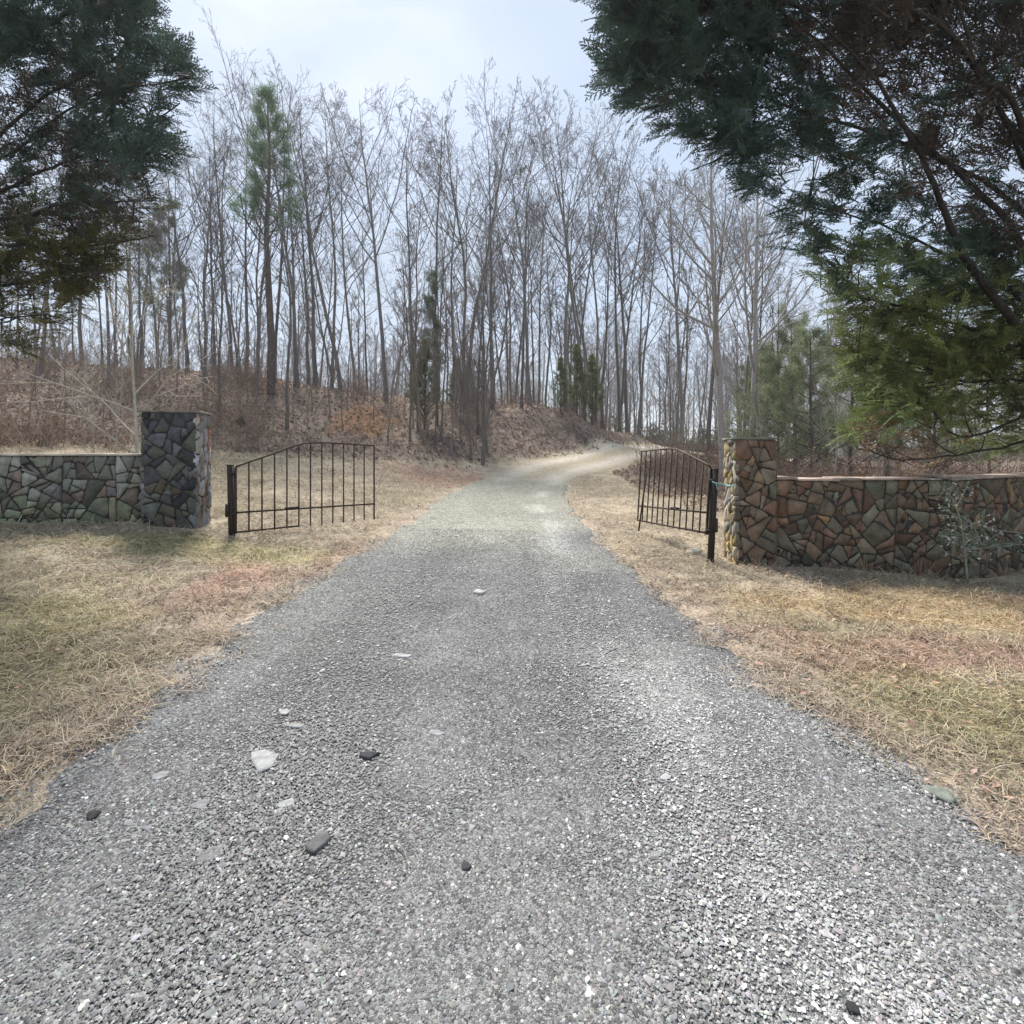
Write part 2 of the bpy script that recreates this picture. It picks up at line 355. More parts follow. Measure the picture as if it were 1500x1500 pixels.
def grass(n, dmin, dmax, side=0):
    d = dmin*(dmax/dmin)**(rng.random(n)**.8); px = rng.uniform(-500, 2000, n); x = (px-750)/F*d; y = d
    s = road_s(x, y)+(vnoise(x, y, .25, 41)-.5)*.34+.02
    clump = vnoise(x, y, .16, 42)
    keep = (s > .99) & (above_toe(x, y) < .8) & ~((x > 4.5) & (y > 9)) & (rng.random(n) < sstep(.98, 1.18, s)*.85+.15) & (clump+rng.random(n)*.5 > .45)
    keep &= ~((x < -3.9) & (np.abs(y-(6.8+.2*(x+4.6))-.25) < .3)) & ~((x > 2.6) & (np.abs(y-6.7) < .28))
    x = x[keep]; y = y[keep]; k = len(x)
    c = verge_col(x, y)*rng.uniform(.4, 1.5, (k, 1))*(1+.06*rng.standard_normal((k, 3)))
    pale = rng.random(k) < .17; c[pale] = c[pale]*.4+np.array([.66,.57,.43])*.6
    L = rng.uniform(.05, .14, k)*(.6+.8*clump[keep]); L = np.where((x > -1.9) & (y > 7), L*.6, L)
    L = np.where((x < -2) & (y < 8), L*1.35, L)
    near = np.minimum(1+.12*np.maximum(y-3, 0), 3)
    w = rng.uniform(.0014, .0032, k)*near
    el = np.abs(rng.normal(.22, .32, k)); el = np.minimum(el, 1.4)
    return ribbons(x, y, hgt(x, y)+.004+rng.random(k)*.02, L, w, rng.uniform(0, 6.28, k), el, rng.uniform(.1, .5, k), np.clip(c, .01, .9))
V, Fq, cc = grass(470000, 1.35, 16)
tag(MB().add(V, Fq, cc).build('grass', M_grass), 'tangled straw coloured dry grass on both verges', 'grass', kind='stuff')

# ------------------------------------------------------------------ fallen leaves
def leaf_litter(x, y, sz, col, zo=.01):
    k = len(x); t = np.array([(0,0,0),(.45,.3,.12),(1,0,0),(.5,-.3,.1),(.5,0,-.05)]); Fc = np.array([(0,4,1),(1,4,2),(2,4,3),(3,4,0)])
    V = np.repeat(t[None], k, 0)+rng.normal(0, .07, (k, 5, 3))
    a = rng.uniform(0, 6.28, k)[:, None]; b = rng.normal(0, .5, k)[:, None]
    vx, vy, vz = V[..., 0]-.5, V[..., 1], V[..., 2]
    vz2 = vz+vx*b; V = np.stack([vx*np.cos(a)-vy*np.sin(a), vx*np.sin(a)+vy*np.cos(a), vz2+.15], -1)*sz[:, None, None]
    V += np.stack([x, y, hgt(x, y)+zo], -1)[:, None]
    return V.reshape(-1, 3), (Fc[None]+(np.arange(k)*5)[:, None, None]).reshape(-1, 3), np.repeat(col, 5, 0)
x = rng.uniform(-26, 14, 70000); y = rng.uniform(10, 34, 70000); a = above_toe(x, y)
k = ((a > -1.2+rng.random(len(x))*1.5) & (x < 10)) | ((x > 3.2) & (y < 26) & (road_s(x, y) > 1.2))
x = x[k]; y = y[k]; col = np.array([.34,.26,.20])*rng.uniform(.4, 1.6, (len(x), 1))*(1+.08*rng.standard_normal((len(x), 3)))
mb = MB().add(*leaf_litter(x, y, rng.uniform(.06, .15, len(x)), np.clip(col, .02, .9), .02))
x = rng.uniform(-4, 5, 16000); y = rng.uniform(2.2, 16, 16000); s = road_s(x, y)
k = (s > 1.0) & (rng.random(len(x)) < .3+.7*np.maximum(blob(x, y, 3.2, 3.6, 1.8, .8), np.maximum(blob(x, y, -1.7, 14.5, 1.6, 2.4), blob(x, y, 2.2, 6, 1.0, 3)))) & (above_toe(x, y) < 1)
x = x[k]; y = y[k]; col = np.array([.36,.26,.19])*rng.uniform(.5, 1.7, (len(x), 1))*(1+.08*rng.standard_normal((len(x), 3)))
mb.add(*leaf_litter(x, y, rng.uniform(.02, .05, len(x)), np.clip(col, .02, .9), .03))
tag(mb.build('fallen_leaves', M_grass), 'brown fallen leaves covering the bank and the edges of the drive', 'leaves', kind='stuff')

# ------------------------------------------------------------------ stone masonry
def clip(poly, nrm2, c):
    out = []
    for i in range(len(poly)):
        a = poly[i]; b = poly[(i+1) % len(poly)]; da = a@nrm2-c; db = b@nrm2-c
        if da <= 0: out.append(a)
        if (da < 0) != (db < 0) and abs(da-db) > 1e-12: out.append(a+(b-a)*(da/(da-db)))
    return out
def stones(mb, A, B, zb, zt, nout, palette, seed, smin=.09, smax=.26, gap=.005, asp=1.0):
    """irregular field stones on the vertical face A->B; zb, zt give bottom and top at u in 0..1"""
    r = np.random.default_rng(seed); A = np.asarray(A, float); B = np.asarray(B, float); L = np.linalg.norm(B-A); e = (B-A)/L
    zlo = min(zb(0), zb(1))-.05; zhi = max(zt(0), zt(1)); H0 = zhi-zlo; H = H0/asp
    def area(p): p = np.array(p); return .5*abs(np.dot(p[:, 0], np.roll(p[:, 1], -1))-np.dot(p[:, 1], np.roll(p[:, 0], -1)))
    cells = []; todo = [[np.array(q, float) for q in ((0, 0), (L, 0), (L, H), (0, H))]]
    while todo:
        p = todo.pop(); a = np.array(p); ar = area(p)
        if ar < (smin+(smax-smin)*r.random()**1.3)**2*1.15: cells.append(p); continue
        c = a.mean(0); w, vv = np.linalg.eigh(np.cov((a-c).T)); ax = vv[:, 1]; th = r.normal(0, .38 if ar < .4 else .25)
        n = np.array([ax[0]*math.cos(th)-ax[1]*math.sin(th), ax[0]*math.sin(th)+ax[1]*math.cos(th)])
        ext = (a-c)@n; off = c@n+r.uniform(-.22, .22)*(ext.max()-ext.min())
        for p2 in (clip(p, n, off), clip(p, -n, -off)):
            if len(p2) > 2 and area(p2) > 4e-4: todo.append(p2)
    for poly in cells:
        a = np.array(poly); u, v = a.mean(0); sgn = np.sign(np.dot(a[:, 0], np.roll(a[:, 1], -1))-np.dot(a[:, 1], np.roll(a[:, 0], -1))); base = list(poly)
        for e0, e1 in zip(base, base[1:]+base[:1]):
            ed = e1-e0; le = np.linalg.norm(ed)
            if le < 1e-6: continue
            n = np.array([ed[1], -ed[0]])/le*sgn; poly = clip(poly, n, e0@n-gap*(.5+.9*r.random()))
            if len(poly) < 3: break
        if len(poly) < 3: continue
        poly = [a_*(1, asp) for a_ in poly]
        poly2 = clip(poly, np.array([0, 1.]), max(zt(u/L)-zlo-.004, 0)) if len(poly) > 2 else []
        if len(poly2) < 3: continue
        # break off sharp corners, roughen the outline a little
        pr_ = []
        for a0, a, b in zip(poly2[-1:]+poly2[:-1], poly2, poly2[1:]+poly2[:1]):
            e0 = a0-a; e1 = b-a; l0 = np.linalg.norm(e0)+1e-9; l1 = np.linalg.norm(e1)+1e-9; cs = e0@e1/(l0*l1)
            if cs > .3: m_ = min(l0, l1)*.17; pr_ += [a+e0/l0*m_, a+e1/l1*m_]
            elif cs > -.2 and min(l0, l1) > .04: m_ = min(l0, l1)*.06; pr_ += [a+e0/l0*m_, a+e1/l1*m_]
            else: pr_.append(a)
        poly2 = pr_
        q = []
        for a, b in zip(poly2, poly2[1:]+poly2[:1]):
            lab = np.linalg.norm(b-a)
            if lab < .008: continue
            q.append(a*.93+b*.07 if lab > .03 else a); q.append(a*.5+b*.5+r.normal(0, .0055, 2))
            if lab > .03: q.append(a*.07+b*.93)
        if len(q) < 4: continue
        q = np.array(q); c = q.mean(0); k = len(q)
        out = .004+r.uniform(0, .02)**1; tl = r.normal(0, .06, 2)
        rings = []
        for sc, o in ((1, -.02), (.99, .003), (.96, out)):
            w = c+(q-c)*sc; oo = np.full(k, o)
            if o > .003: oo = oo+(w-c)@tl*.6*(sc < .95)+r.normal(0, .0015, k)
            rings.append((w, oo))
        rings.append((np.array([c]), np.array([out+r.normal(.002, .003)])))
        V = []
        for w, oo in rings:
            for (a, b), o in zip(w, oo): p3 = A+e*a+np.asarray(nout)*o; V.append((p3[0], p3[1], zlo+b))
        faces = []
        for t in (0, 1):
            for m_ in range(k): faces.append((t*k+m_, t*k+(m_+1) % k, (t+1)*k+(m_+1) % k, (t+1)*k+m_))
        fs3 = [(2*k+m_, 2*k+(m_+1) % k, 3*k) for m_ in range(k)]
        col = palette(r, A[0]+e[0]*u, zlo+v*asp-zb(u/L))
        mb.poly(V, faces+fs3, np.clip(np.array(col)*r.uniform(.6, 1.45), .006, .8))
def pick(opts, wts):
    w = np.array(wts, float); w /= w.sum()
    return lambda r: np.array(opts[r.choice(len(opts), p=w)])*.68+np.array(opts[r.choice(len(opts), p=w)])*.32
pL = pick([(.13,.145,.125),(.15,.16,.12),(.24,.24,.23),(.21,.15,.11),(.17,.12,.10),(.07,.075,.085),(.11,.12,.08)], [3,4,3,2,1,2.5,2])
pPil = pick([(.035,.038,.045),(.06,.062,.065),(.10,.105,.11),(.09,.10,.07)], [4,3,2,1.5])  # wet mouldy front stones, overhead cypress shade also put into the colour
pPilLit = pick([(.42,.43,.46),(.36,.34,.31),(.30,.24,.17),(.5,.48,.43)], [4,3,1.5,2])  # left pillar's drive side: open-sky light painted in as paler stones
pR = pick([(.13,.08,.06),(.10,.125,.10),(.10,.06,.045),(.20,.135,.06),(.14,.14,.12),(.11,.10,.085),(.09,.105,.085)], [3,3.5,2,1,1.5,2,2])
pRLit = pick([(.62,.50,.25),(.62,.56,.44),(.55,.52,.47),(.58,.40,.14),(.45,.36,.30)], [2.5,3,2,2,1])  # right pillar's lit side: daylight from the drive baked into brighter stone colours
def palL(r, x, z):
    c = pL(r)*.9+np.array([.062,.055,.044])
    if x > -5.3: c = c*(.78 if r.random() < .7 else 1.1)
    if z < .2: c = c*.8+np.array([.05,.065,.02])
    return c
def palP(r, x, z): return pPil(r)*1.1+.012 if z > .55 or r.random() < .35 else pL(r)*.75
def palPLit(r, x, z): return pPilLit(r)*.75*(.8 if z < .4 else 1) if r.random() < .88 else np.array([.22,.12,.08])
def palR(r, x, z): return (pR(r)*.75+np.array([.035,.03,.024]))*np.array([1.32,1.15,.98])*(.75 if z < .15 else 1)
def palRLit(r, x, z): return pRLit(r)*.5
DK = (.05, .044, .038)
def prism(mb, pts, z0, z1, col):
    n = len(pts); V = [(p[0], p[1], z0[i] if hasattr(z0, '__len__') else z0) for i, p in enumerate(pts)]+[(p[0], p[1], z1[i] if hasattr(z1, '__len__') else z1) for i, p in enumerate(pts)]
    mb.poly(V, [tuple(range(n))[::-1], tuple(range(n, 2*n))]+[(i, (i+1) % n, n+(i+1) % n, n+i) for i in range(n)], col)
def slab_row(mb, A, B, w, z, th, col, seed, over=.03):
    """thin coping flags with uneven edges laid end to end"""
    r = np.random.default_rng(seed); A = np.asarray(A, float); B = np.asarray(B, float); L = np.linalg.norm(B-A); e = (B-A)/L; n = np.array([-e[1], e[0]])
    u = 0
    while u < L-.02:
        l = min(r.uniform(.25, .6), L-u); k = 5; us = np.linspace(u+.004, u+l-.004, k)
        f = [-over+r.normal(0, .008) for _ in us]; bk = [w+over+r.normal(0, .008) for _ in us]
        pts = [A+e*a+n*o for a, o in zip(us, f)]+[A+e*a+n*o for a, o in zip(us[::-1], bk)]
        dz = r.normal(0, .004); t = th*r.uniform(.8, 1.25); zz = z(u/L)+dz
        prism(mb, pts, zz, zz+t, np.array(col)*r.uniform(.75, 1.25)); u += l

def perp(A, B): e = (np.asarray(B, float)-np.asarray(A, float)); e /= np.linalg.norm(e); return np.array([e[1], -e[0]])   # front side normal when A->B runs left to right
# left pillar (front-left, front-right, back-right, back-left)
def pillar(corners, ztop, pals, name, label, seed):
    c = [np.array(q, float) for q in corners]; cx = sum(c)/4
    zc = [h1(*q) for q in c]
    root = empty(name, (cx[0], cx[1], min(zc))); tag(root, label, 'gate pillar', 'stone gate pillars')
    core = MB(); ins = [cx+(q-cx)*(1-.02/np.linalg.norm(q-cx)) for q in c]
    prism(core, ins, min(zc)-.2, ztop-.002, DK); core.build('mortar_core', M_mortar, root)
    mb = MB()
    for i in range(4):
        A, B = c[i], c[(i+1) % 4]; nb = perp(A, B)
        stones(mb, A-nb*.012, B-nb*.012, lambda u: zc[i]*(1-u)+zc[(i+1) % 4]*u, lambda u: ztop, nb, pals[i], seed+i, .08, .21, asp=(1.2, 1.4, 1, 1.15)[i])
    mb.build('stonework', M_stone, root)
    cap = MB(); r = np.random.default_rng(seed)
    o = [cx+(q-cx)*1.055 for q in c]; pts = []
    for a, b in zip(o, o[1:]+o[:1]):
        for t in (0, .3, .62): pts.append(a+(b-a)*t+r.normal(0, .006, 2))
    prism(cap, pts, ztop, [ztop+.022+r.normal(0, .003) for _ in pts], (.20,.20,.16)); cap.build('cap_stone', M_stone, root)
    return root
LP = [(-4.60,6.77),(-3.99,6.90),(-4.09,7.42),(-4.70,7.30)]
pillar(LP, 1.935, [palP, palPLit, palP, palL], 'stone_pillar', 'tall stone pillar dark with mould and painted-in shade at the end of the left wall', 101)
RP = [(2.665,6.50),(3.13,6.46),(3.17,6.96),(2.71,7.0)]
pillar(RP, 1.59, [palR, palR, palR, palRLit], 'stone_pillar', 'shorter brown and ochre stone pillar with a cream lit side by the right gate post', 140)

def wall(name, label, segs, ztop, pal, capcol, seed, w=.36, gp='low stone walls beside the entrance'):
    a0 = segs[0][0]; root = empty(name, (a0[0], a0[1], h1(*a0))); tag(root, label, 'stone wall', gp)
    core = MB(); mb = MB(); cap = MB()
    for k, (A, B, asp) in enumerate(segs):
        A = np.array(A, float); B = np.array(B, float); nf = perp(A, B); L = np.linalg.norm(B-A); e = (B-A)/L
        zb = lambda u, A=A, B=B: h1(*(A+(B-A)*u)); n_ = 12; us = np.linspace(0, 1, n_)
        for u0, u1 in zip(us[:-1], us[1:]):
            a, b = A+(B-A)*u0, A+(B-A)*u1
            prism(core, [a, b, b-nf*w, a-nf*w], min(zb(u0), zb(u1))-.25, [ztop(*a)-.002, ztop(*b)-.002]*1+[ztop(*b)-.002, ztop(*a)-.002], DK)
        zt = lambda u, A=A, B=B: ztop(*(A+(B-A)*u))
        zbl = lambda u, A=A, B=B: h1(*A)*(1-u)+h1(*B)*u
        stones(mb, A-nf*.005, B-nf*.005, zbl, zt, nf, pal, seed+k*2, .08, .24, asp=asp)
        stones(mb, B-nf*(w-.005), A-nf*(w-.005), lambda u, z=zbl: z(1-u), lambda u, z=zt: z(1-u), -nf, pal, seed+k*2+1, .14, .34)
        slab_row(cap, A, B, w, zt, .022, capcol, seed+k, .03)
    core.build('mortar_core', M_mortar, root); mb.build('stonework', M_stone, root); cap.build('coping', M_stone, root)
    return root
eL = np.array([-.98,-.196])
wl0 = np.array([-4.605,6.86]); wl1 = wl0+eL*4.5
wall('stone_wall', 'low grey green fieldstone wall with pale coping left of the gates', [(tuple(wl1), tuple(wl0), 1.1)], lambda x, y: 1.395, palL, (.52,.46,.38), 200)
wr0 = (3.14,6.52); wr1 = (5.16,6.42); wr1b = (4.25,6.465); wr2 = (8.6,8.1)
def ztR(x, y): return 1.095+.035*sstep(3.2, 5.2, x)-(.0 if x < 5.1 else .02)+.02*math.exp(-((x-3.2)/.12)**2)
wall('stone_wall', 'dark brown and green fieldstone wall running right from the shorter pillar', [(wr0, wr1, 1.1), (wr1, wr2, 1)], ztR, palR, (.36,.28,.23), 230)

# ------------------------------------------------------------------ gates
IRON = (.045,.024,.015); IRON2 = (.022,.014,.011)
def q(px, py, d): return P(px, py, d)
def gate(label, near, far, dn, df, top, bot_n, bot_f, mid_n, mid_f, rail_end, latch, postinfo, stick=None):
    root = empty('gate_leaf', P(near[0], bot_n, dn)); tag(root, label, 'gate', 'pair of rusty iron gate leaves')
    def pp(px):                             # depth along the leaf at a pixel column (leaf is straight in plan)
        a = (near[1]-750)/F*dn; b = (far[1]-750)/F*df; k = (px-750)/F; t = (a-k*dn)/(k*(df-dn)-(b-a)); return t
    def dep(t): return dn+(df-dn)*t
    fr = MB(); nb = 13
    tx = np.array([pp(p[0]) for p in top]); tz = np.array([P(p[0], p[1], dep(t))[2] for p, t in zip(top, tx)])
    lean = near[0]-near[1]
    def pt(t, z=None, kind=None):
        a = P(near[1], 0, dn); b = P(far[1], 0, df); base = a+(b-a)*t
        zb = (P(near[1], bot_n, dn)*(1-t)+P(far[1], bot_f, df)*t)[2]
        z = zb if z is None else z
        base[0] += -lean*dn/F*(-(z-zb))/1.0*1.0/ .85; base[2] = z
        return base
    o = np.argsort(tx); ztop_ = lambda t: float(np.interp(t, tx[o], tz[o]))
    zbot = lambda t: (P(near[1], bot_n, dn)*(1-t)+P(far[1], bot_f, df)*t)[2]
    zmid = lambda t: (P(near[1], mid_n, dn)*(1-t)+P(far[1], mid_f, df)*t)[2]
    ts = np.linspace(0, 1, 26); fr.tube([pt(t, ztop_(t)) for t in ts], .0125, 6, IRON)
    fr.build('top_rail', M_iron, root)
    MB().bar(pt(.0, zmid(0)), pt(1, zmid(1)), .016, .022, IRON).build('middle_rail', M_iron, root)
    MB().bar(pt(.0, zbot(0)+.01), pt(rail_end, zbot(rail_end)+.01), .02, .022, IRON).build('bottom_rail', M_iron, root)
    for i, t in enumerate(np.linspace(0, 1, nb)):
        w = .026 if i == 0 else .019 if i == nb-1 else .015
        MB().bar(pt(t, zbot(t)-.005+random.uniform(-.006, .006)), pt(t, ztop_(t)-.004), w, None, IRON if random.random() < .6 else IRON2).build('stile' if i in (0, nb-1) else 'picket', M_iron, root)
    t0, t1 = latch; l = MB().bar(pt(t0, zmid(t0)+.018), pt(t1, zmid(t1)+.018), .03, .02, IRON2); l.build('slide_latch', M_iron, root)
    if stick:
        MB().bar(P(*stick[0]), P(*stick[1]), .02, None, IRON2).build('drop_rod', M_iron, root)
    (ax, ay, ad), (bx, by, bd_) = postinfo
    a = P(ax, ay, ad); b = P(bx, by, bd_); pr = empty('gate_post', b)
    MB().bar(b-(0,0,.1), a, .06, .06, IRON2).bar(a-(0,0,.004), a+(0,0,.012), .064, .064, IRON2).build('post', M_iron, pr)
    for f in (.18, .88):
        c = b+(a-b)*(f if f > .5 else .3); s = pt(0, c[2])
        hb = MB().bar(c+(0,-.03,0), s+(0,-.008,0), .05, .03, IRON2).tube([s+(0,-.012,-.045), s+(0,-.012,.045)], .017, 8, IRON2); hb.build('hinge', M_iron, pr)
    lk = b+(a-b)*.42; MB().box(lk+((.028 if near[0] > 750 else -.035), -.012, -.06), (.045, .06, .16), IRON2).build('gate_bracket', M_iron, pr)
    return root, pr
_, pr = gate('open rusty iron gate leaf with arched top in the grass beside the taller pillar', (345, 345), (548, 548), 6.85, 8.08,
     [(345,684),(364,677),(400,665),(430,653.5),(443,650),(455,648.5),(480,648.5),(515,650.5),(548,653)], 781, 760, 751, 738, .42, (.32,.42),
     ((337.5,682,6.86),(340,783,6.86)))
tag(pr, 'black square iron gate post standing beside the taller pillar', 'gate post', 'iron gate posts')
_, pr = gate('leaning rusty iron gate leaf swung inward near the shorter pillar', (1041, 1035), (941, 934), 6.45, 8.4,
     [(1037,687),(1031,680.5),(1010,670),(991,661),(984,658),(975,657),(960,658.5),(938,661)], 782, 763, 751, 741, 1.0, (.36,.46),
     ((1047.5,688,6.42),(1040.5,815,6.42)), ((947,693,8.2),(935.5,778,8.2)))
tag(pr, 'leaning brown iron gate post tied with a pale blue strap', 'gate post', 'iron gate posts')
s = MB(); a = P(1043,705.5,6.38)
s.tube(smooth_line([a, P(1049,707.5,6.37), P(1056,708.5,6.41), P(1062,710.5,6.55), P(1069,712,6.47), P(1078,711,6.44)], 16), .009, 6, (.28,.52,.52))
s.tube(smooth_line([P(1048,707,6.36), P(1050,712,6.36), P(1051,717,6.37)], 6), .006, 5, (.28,.52,.52))
tag(s.build('tie_strap', M_strap), 'pale blue cord tying the leaning gate post to the pillar', 'cord')

# ------------------------------------------------------------------ rocks
def rock(px, py, w, hh, flat, col, label, seed, d=None, ang=0, onroad=True, name='rock', grp='loose rocks on the drive', asp=1.1):
    if d is None:
        d = 1.5*F/(py-HY)
        for _ in range(25): d = (EYE-h1((px-750)/F*d, d))*F/(py-HY)
    x = (px-750)/F*d; y = d; z = h1(x, y)+(.016 if onroad else .0); W = w/F*d/2
    r = np.random.default_rng(seed); n = 7 if flat > .2 else 6; a = np.sort(np.linspace(0, 2*np.pi, n, endpoint=False)+r.normal(0, .22, n)); rad = r.uniform(.68, 1.15, n)
    pl = np.stack([np.cos(a)*rad, np.sin(a)*rad*asp], 1)
    ca, sa = math.cos(ang), math.sin(ang); pl = pl@np.array([[ca, sa], [-sa, ca]])
    tl = r.normal(0, .15, 2)*flat; V = []
    for s_, zz in ((.95, -.3), (1, .25), (.94, .7), (.72, .92), (.0, .98)):
        for i in range(n): p2 = pl[i]*s_*(1+r.normal(0, .05)); V.append((x+p2[0]*W, y+p2[1]*W, z+(zz*flat+(p2@tl))*W+r.normal(0, .02)*W*flat))
    faces = [(t*n+i, t*n+(i+1) % n, (t+1)*n+(i+1) % n, (t+1)*n+i) for t in range(3) for i in range(n)]+[(3*n+i, 3*n+(i+1) % n, 4*n) for i in range(n)]
    V = V[:4*n+1]
    mb = MB().poly(V, faces, np.array(col)*.72); o = mb.build(name, M_rock, origin=(x, y, z)); tag(o, label, 'rock', grp); return o
rock(384,1119,44,0,.16,(.42,.42,.41),'pale flat triangular stone lying in the drive left of the darker rocks',1,ang=.5,asp=1.6)
rock(465,1242,44,0,.3,(.15,.15,.15),'dark grey angular rock nearest the camera on the drive',2,ang=-.4)
rock(541,1113,34,0,.28,(.06,.06,.065),'small black flat sided rock right of the pale triangular stone',3,asp=.7)
rock(136,1203,20,0,.55,(.06,.055,.05),'dark round pebble close to the left edge of the drive',4)
rock(418,1048,20,0,.25,(.44,.44,.43),'small pale chip stone above the long pale sliver',5)
rock(431,1068,30,0,.18,(.38,.38,.37),'long pale sliver of stone above the triangular stone',6,asp=.6)
rock(235,1143,30,0,.15,(.36,.36,.36),'pale flat stone half sunk in gravel by the left edge of the drive',7,asp=.9)
rock(294,1184,30,0,.12,(.30,.30,.30),'crumbled grey stone sunk in gravel below the flat pale one',8)
rock(417,1184,30,0,.15,(.44,.44,.43),'crushed whitish stone below the pale triangular stone',9,asp=.8)
rock(310,1258,34,0,.12,(.22,.22,.22),'grey flat stone sunk in the gravel left of the dark angular rock',10)
rock(459,1396,38,0,.10,(.30,.30,.30),'broad grey flat stone at the bottom of the picture',11)
rock(640,1079,26,0,.15,(.38,.38,.38),'pale flat stone near the middle of the drive',12,asp=.8)
rock(590,964,30,0,.12,(.45,.45,.45),'thin pale stone far down the drive before the gates',13,asp=.6)
rock(700,871,22,0,.35,(.50,.50,.49),'small white stone in the middle of the drive between the gates',14,asp=1)
rock(1249,1488,18,0,.6,(.05,.05,.05),'small black pebble at the bottom right of the drive',15)
rock(682,1277,16,0,.6,(.07,.07,.07),'small dark pebble right of the angular rock on the drive',16)
rock(1375,1168,38,0,.22,(.24,.26,.22),'mossy flat rock on the right edge of the drive',17,asp=1.2)
rock(1281,1014,20,0,.4,(.62,.54,.40),'cream coloured stone lying in the grass right of the drive',18,onroad=False)
rock(1017,811,22,0,.6,(.62,.58,.46),'white stone in the grass at the foot of the leaning gate post',19,onroad=False)
rock(103,1058,20,0,.3,(.33,.38,.34),'pale green chip in the grass left of the drive',20,onroad=False,asp=.4)
rock(506,663,34,0,.5,(.13,.125,.12),'lichen spotted dark rock in the lawn behind the left gate leaf',21,onroad=False,d=None,grp='loose rocks on the drive')
tw = MB(); pts = [P(575,1243,0)]; 
def gp_(px, py, up=.025):
    d = 1.5*F/(py-HY); return np.array([(px-750)/F*d, d, h1((px-750)/F*d, d)+up])
tw.tube(smooth_line([gp_(578,1244), gp_(588,1252,.035), gp_(594,1263,.035), gp_(596,1276)], 12), [.002]*12, 5, (.25,.22,.18))
tag(tw.build('twig', M_twig), 'thin curved twig on the gravel right of the dark angular rock', 'twig')

# ------------------------------------------------------------------ bare trees
UPV = np.array([0, 0, 1.])
def interp_line(Pt, t):                       # Pt (B,K,3), t (B,n)
    K = Pt.shape[1]; f = t*(K-1); i = np.clip(f.astype(int), 0, K-2); w = (f-i)[..., None]
    b = np.arange(Pt.shape[0])[:, None]; return Pt[b, i]*(1-w)+Pt[b, i+1]*w, nrm(Pt[b, i+1]-Pt[b, i])
def grow(p, d, L, K, up, jit, r):
    pts = [p]; seg = (L/(K-1))[:, None]
    for k in range(K-1):
        p = p+d*seg; pts.append(p); d = nrm(d+up*UPV+r.normal(0, jit, d.shape))
    return np.stack(pts, 1)
def spawn(Pt, Rr, n, tmin, tmax, ang, lr, up, K, jit, rr, rmin, r, lfun=None):
    B = Pt.shape[0]; t = tmin+(tmax-tmin)*(np.arange(n)[None]+r.random((B, n)))/n
    p, T = interp_line(Pt, t); rad, _ = interp_line(np.repeat(Rr[..., None], 3, -1), t); rad = rad[..., 0]
    L0 = np.linalg.norm(np.diff(Pt, axis=1), axis=-1).sum(1)[:, None]
    L = L0*lr*(lfun(t) if lfun else (1.15-.75*t))*r.uniform(.65, 1.35, (B, n))
    Nn = nrm(np.cross(T, r.normal(0, 1, T.shape))); a = r.uniform(ang[0], ang[1], (B, n))[..., None]
    D = nrm(np.cos(a)*T+np.sin(a)*Nn)
    Q = grow(p.reshape(-1, 3), D.reshape(-1, 3), L.ravel(), K, up, jit, r)
    r0 = np.maximum(rad.ravel()*rr, rmin); RR = np.maximum(r0[:, None]*np.linspace(1, .35, K)[None], rmin*.8)
    return Q, RR
def bare_tree(seed, H=16., r0=.15, n=(14, 7, 6, 3), t0=.38, ang1=(.35, .8), lr1=.42, up1=.16, wander=.035, tw=.0075, col=(.15,.14,.135), colt=(.15,.125,.115), fork=True, flare=1.35):
    r = np.random.default_rng(seed)
    K = 14; Pt = grow(np.zeros((1, 3)), nrm(np.array([[r.normal(0, .03), r.normal(0, .03), 1.]])), np.array([H]), K, .05, wander, r)
    Pt[0, 0] -= (0, 0, .3)
    f = np.linspace(0, 1, K); Rr = (r0*(1-f)**.8+tw)[None]; Rr[0, 0] *= flare
    tr = MB(); V, Fq = tubes(Pt, Rr, 9); tr.add(V, Fq, col)
    cr = MB()
    lf = (lambda t: np.clip(1.3-1.1*t, .2, 1))
    A, RA = spawn(Pt, Rr, n[0], t0, .99, ang1, lr1, up1, 9, .07, .55, .012, r, lf)
    V, Fq = tubes(A, RA, 5); cr.add(V, Fq, np.array(col)*.85)
    B_, RB = spawn(A, RA, n[1], .22, .98, (.4, .9), .45, .05, 6, .10, .55, tw*1.2, r)
    V, Fq = tubes(B_, RB, 4); cr.add(V, Fq, np.array(col)*.5+np.array(colt)*.5)
    D_, RD_ = spawn(B_, RB, n[2], .2, .98, (.4, 1.0), .45, .03, 4, .12, .6, tw, r)
    V, Fq = tubes(D_, RD_, 3); cr.add(V, Fq, colt)
    if n[3]:
        E_, RE = spawn(D_, RD_, n[3], .25, .98, (.4, 1.0), .5, .0, 3, .12, .7, tw*.8, r)
        V, Fq = tubes(E_, RE, 3); cr.add(V, Fq, colt)
    return tr, cr, H
def proto(name, tr, cr, H, mcrown=None):
    H = float(max(v[:, 2].max() for v in cr.V)); root = empty(name, (0, 0, 0)); a = tr.build('trunk', M_bark, root, smooth=True); b = cr.build('crown', mcrown or M_twig, root)
    CH[root.name] = [a, b]; root['H'] = H; return root
PR = {}
GREY = (.16,.15,.145)
for i in range(7):
    PR['tall%d' % i] = proto('bare_tree', *bare_tree(300+i, 16, .088+.013*(i % 3), (11+i % 3*2, 7, 6, 3), .40+.04*(i % 4), (.42, .95), .52, .07, wander=.036, tw=.0068, col=(.19,.175,.165) if i % 2 else (.14,.13,.12)))
for i in range(5):
    PR['slim%d' % i] = proto('bare_tree', *bare_tree(340+i, 13, .07, (16, 5, 5, 2), .3+.07*i, (.4, .9), .22, .12, wander=.05, tw=.008, col=(.17,.16,.15)))
for i in range(3):
    PR['spread%d' % i] = proto('bare_tree', *bare_tree(360+i, 15, .12, (13, 8, 7, 4), .45, (.5, .95), .55, .12, wander=.05, col=(.20,.19,.18)))
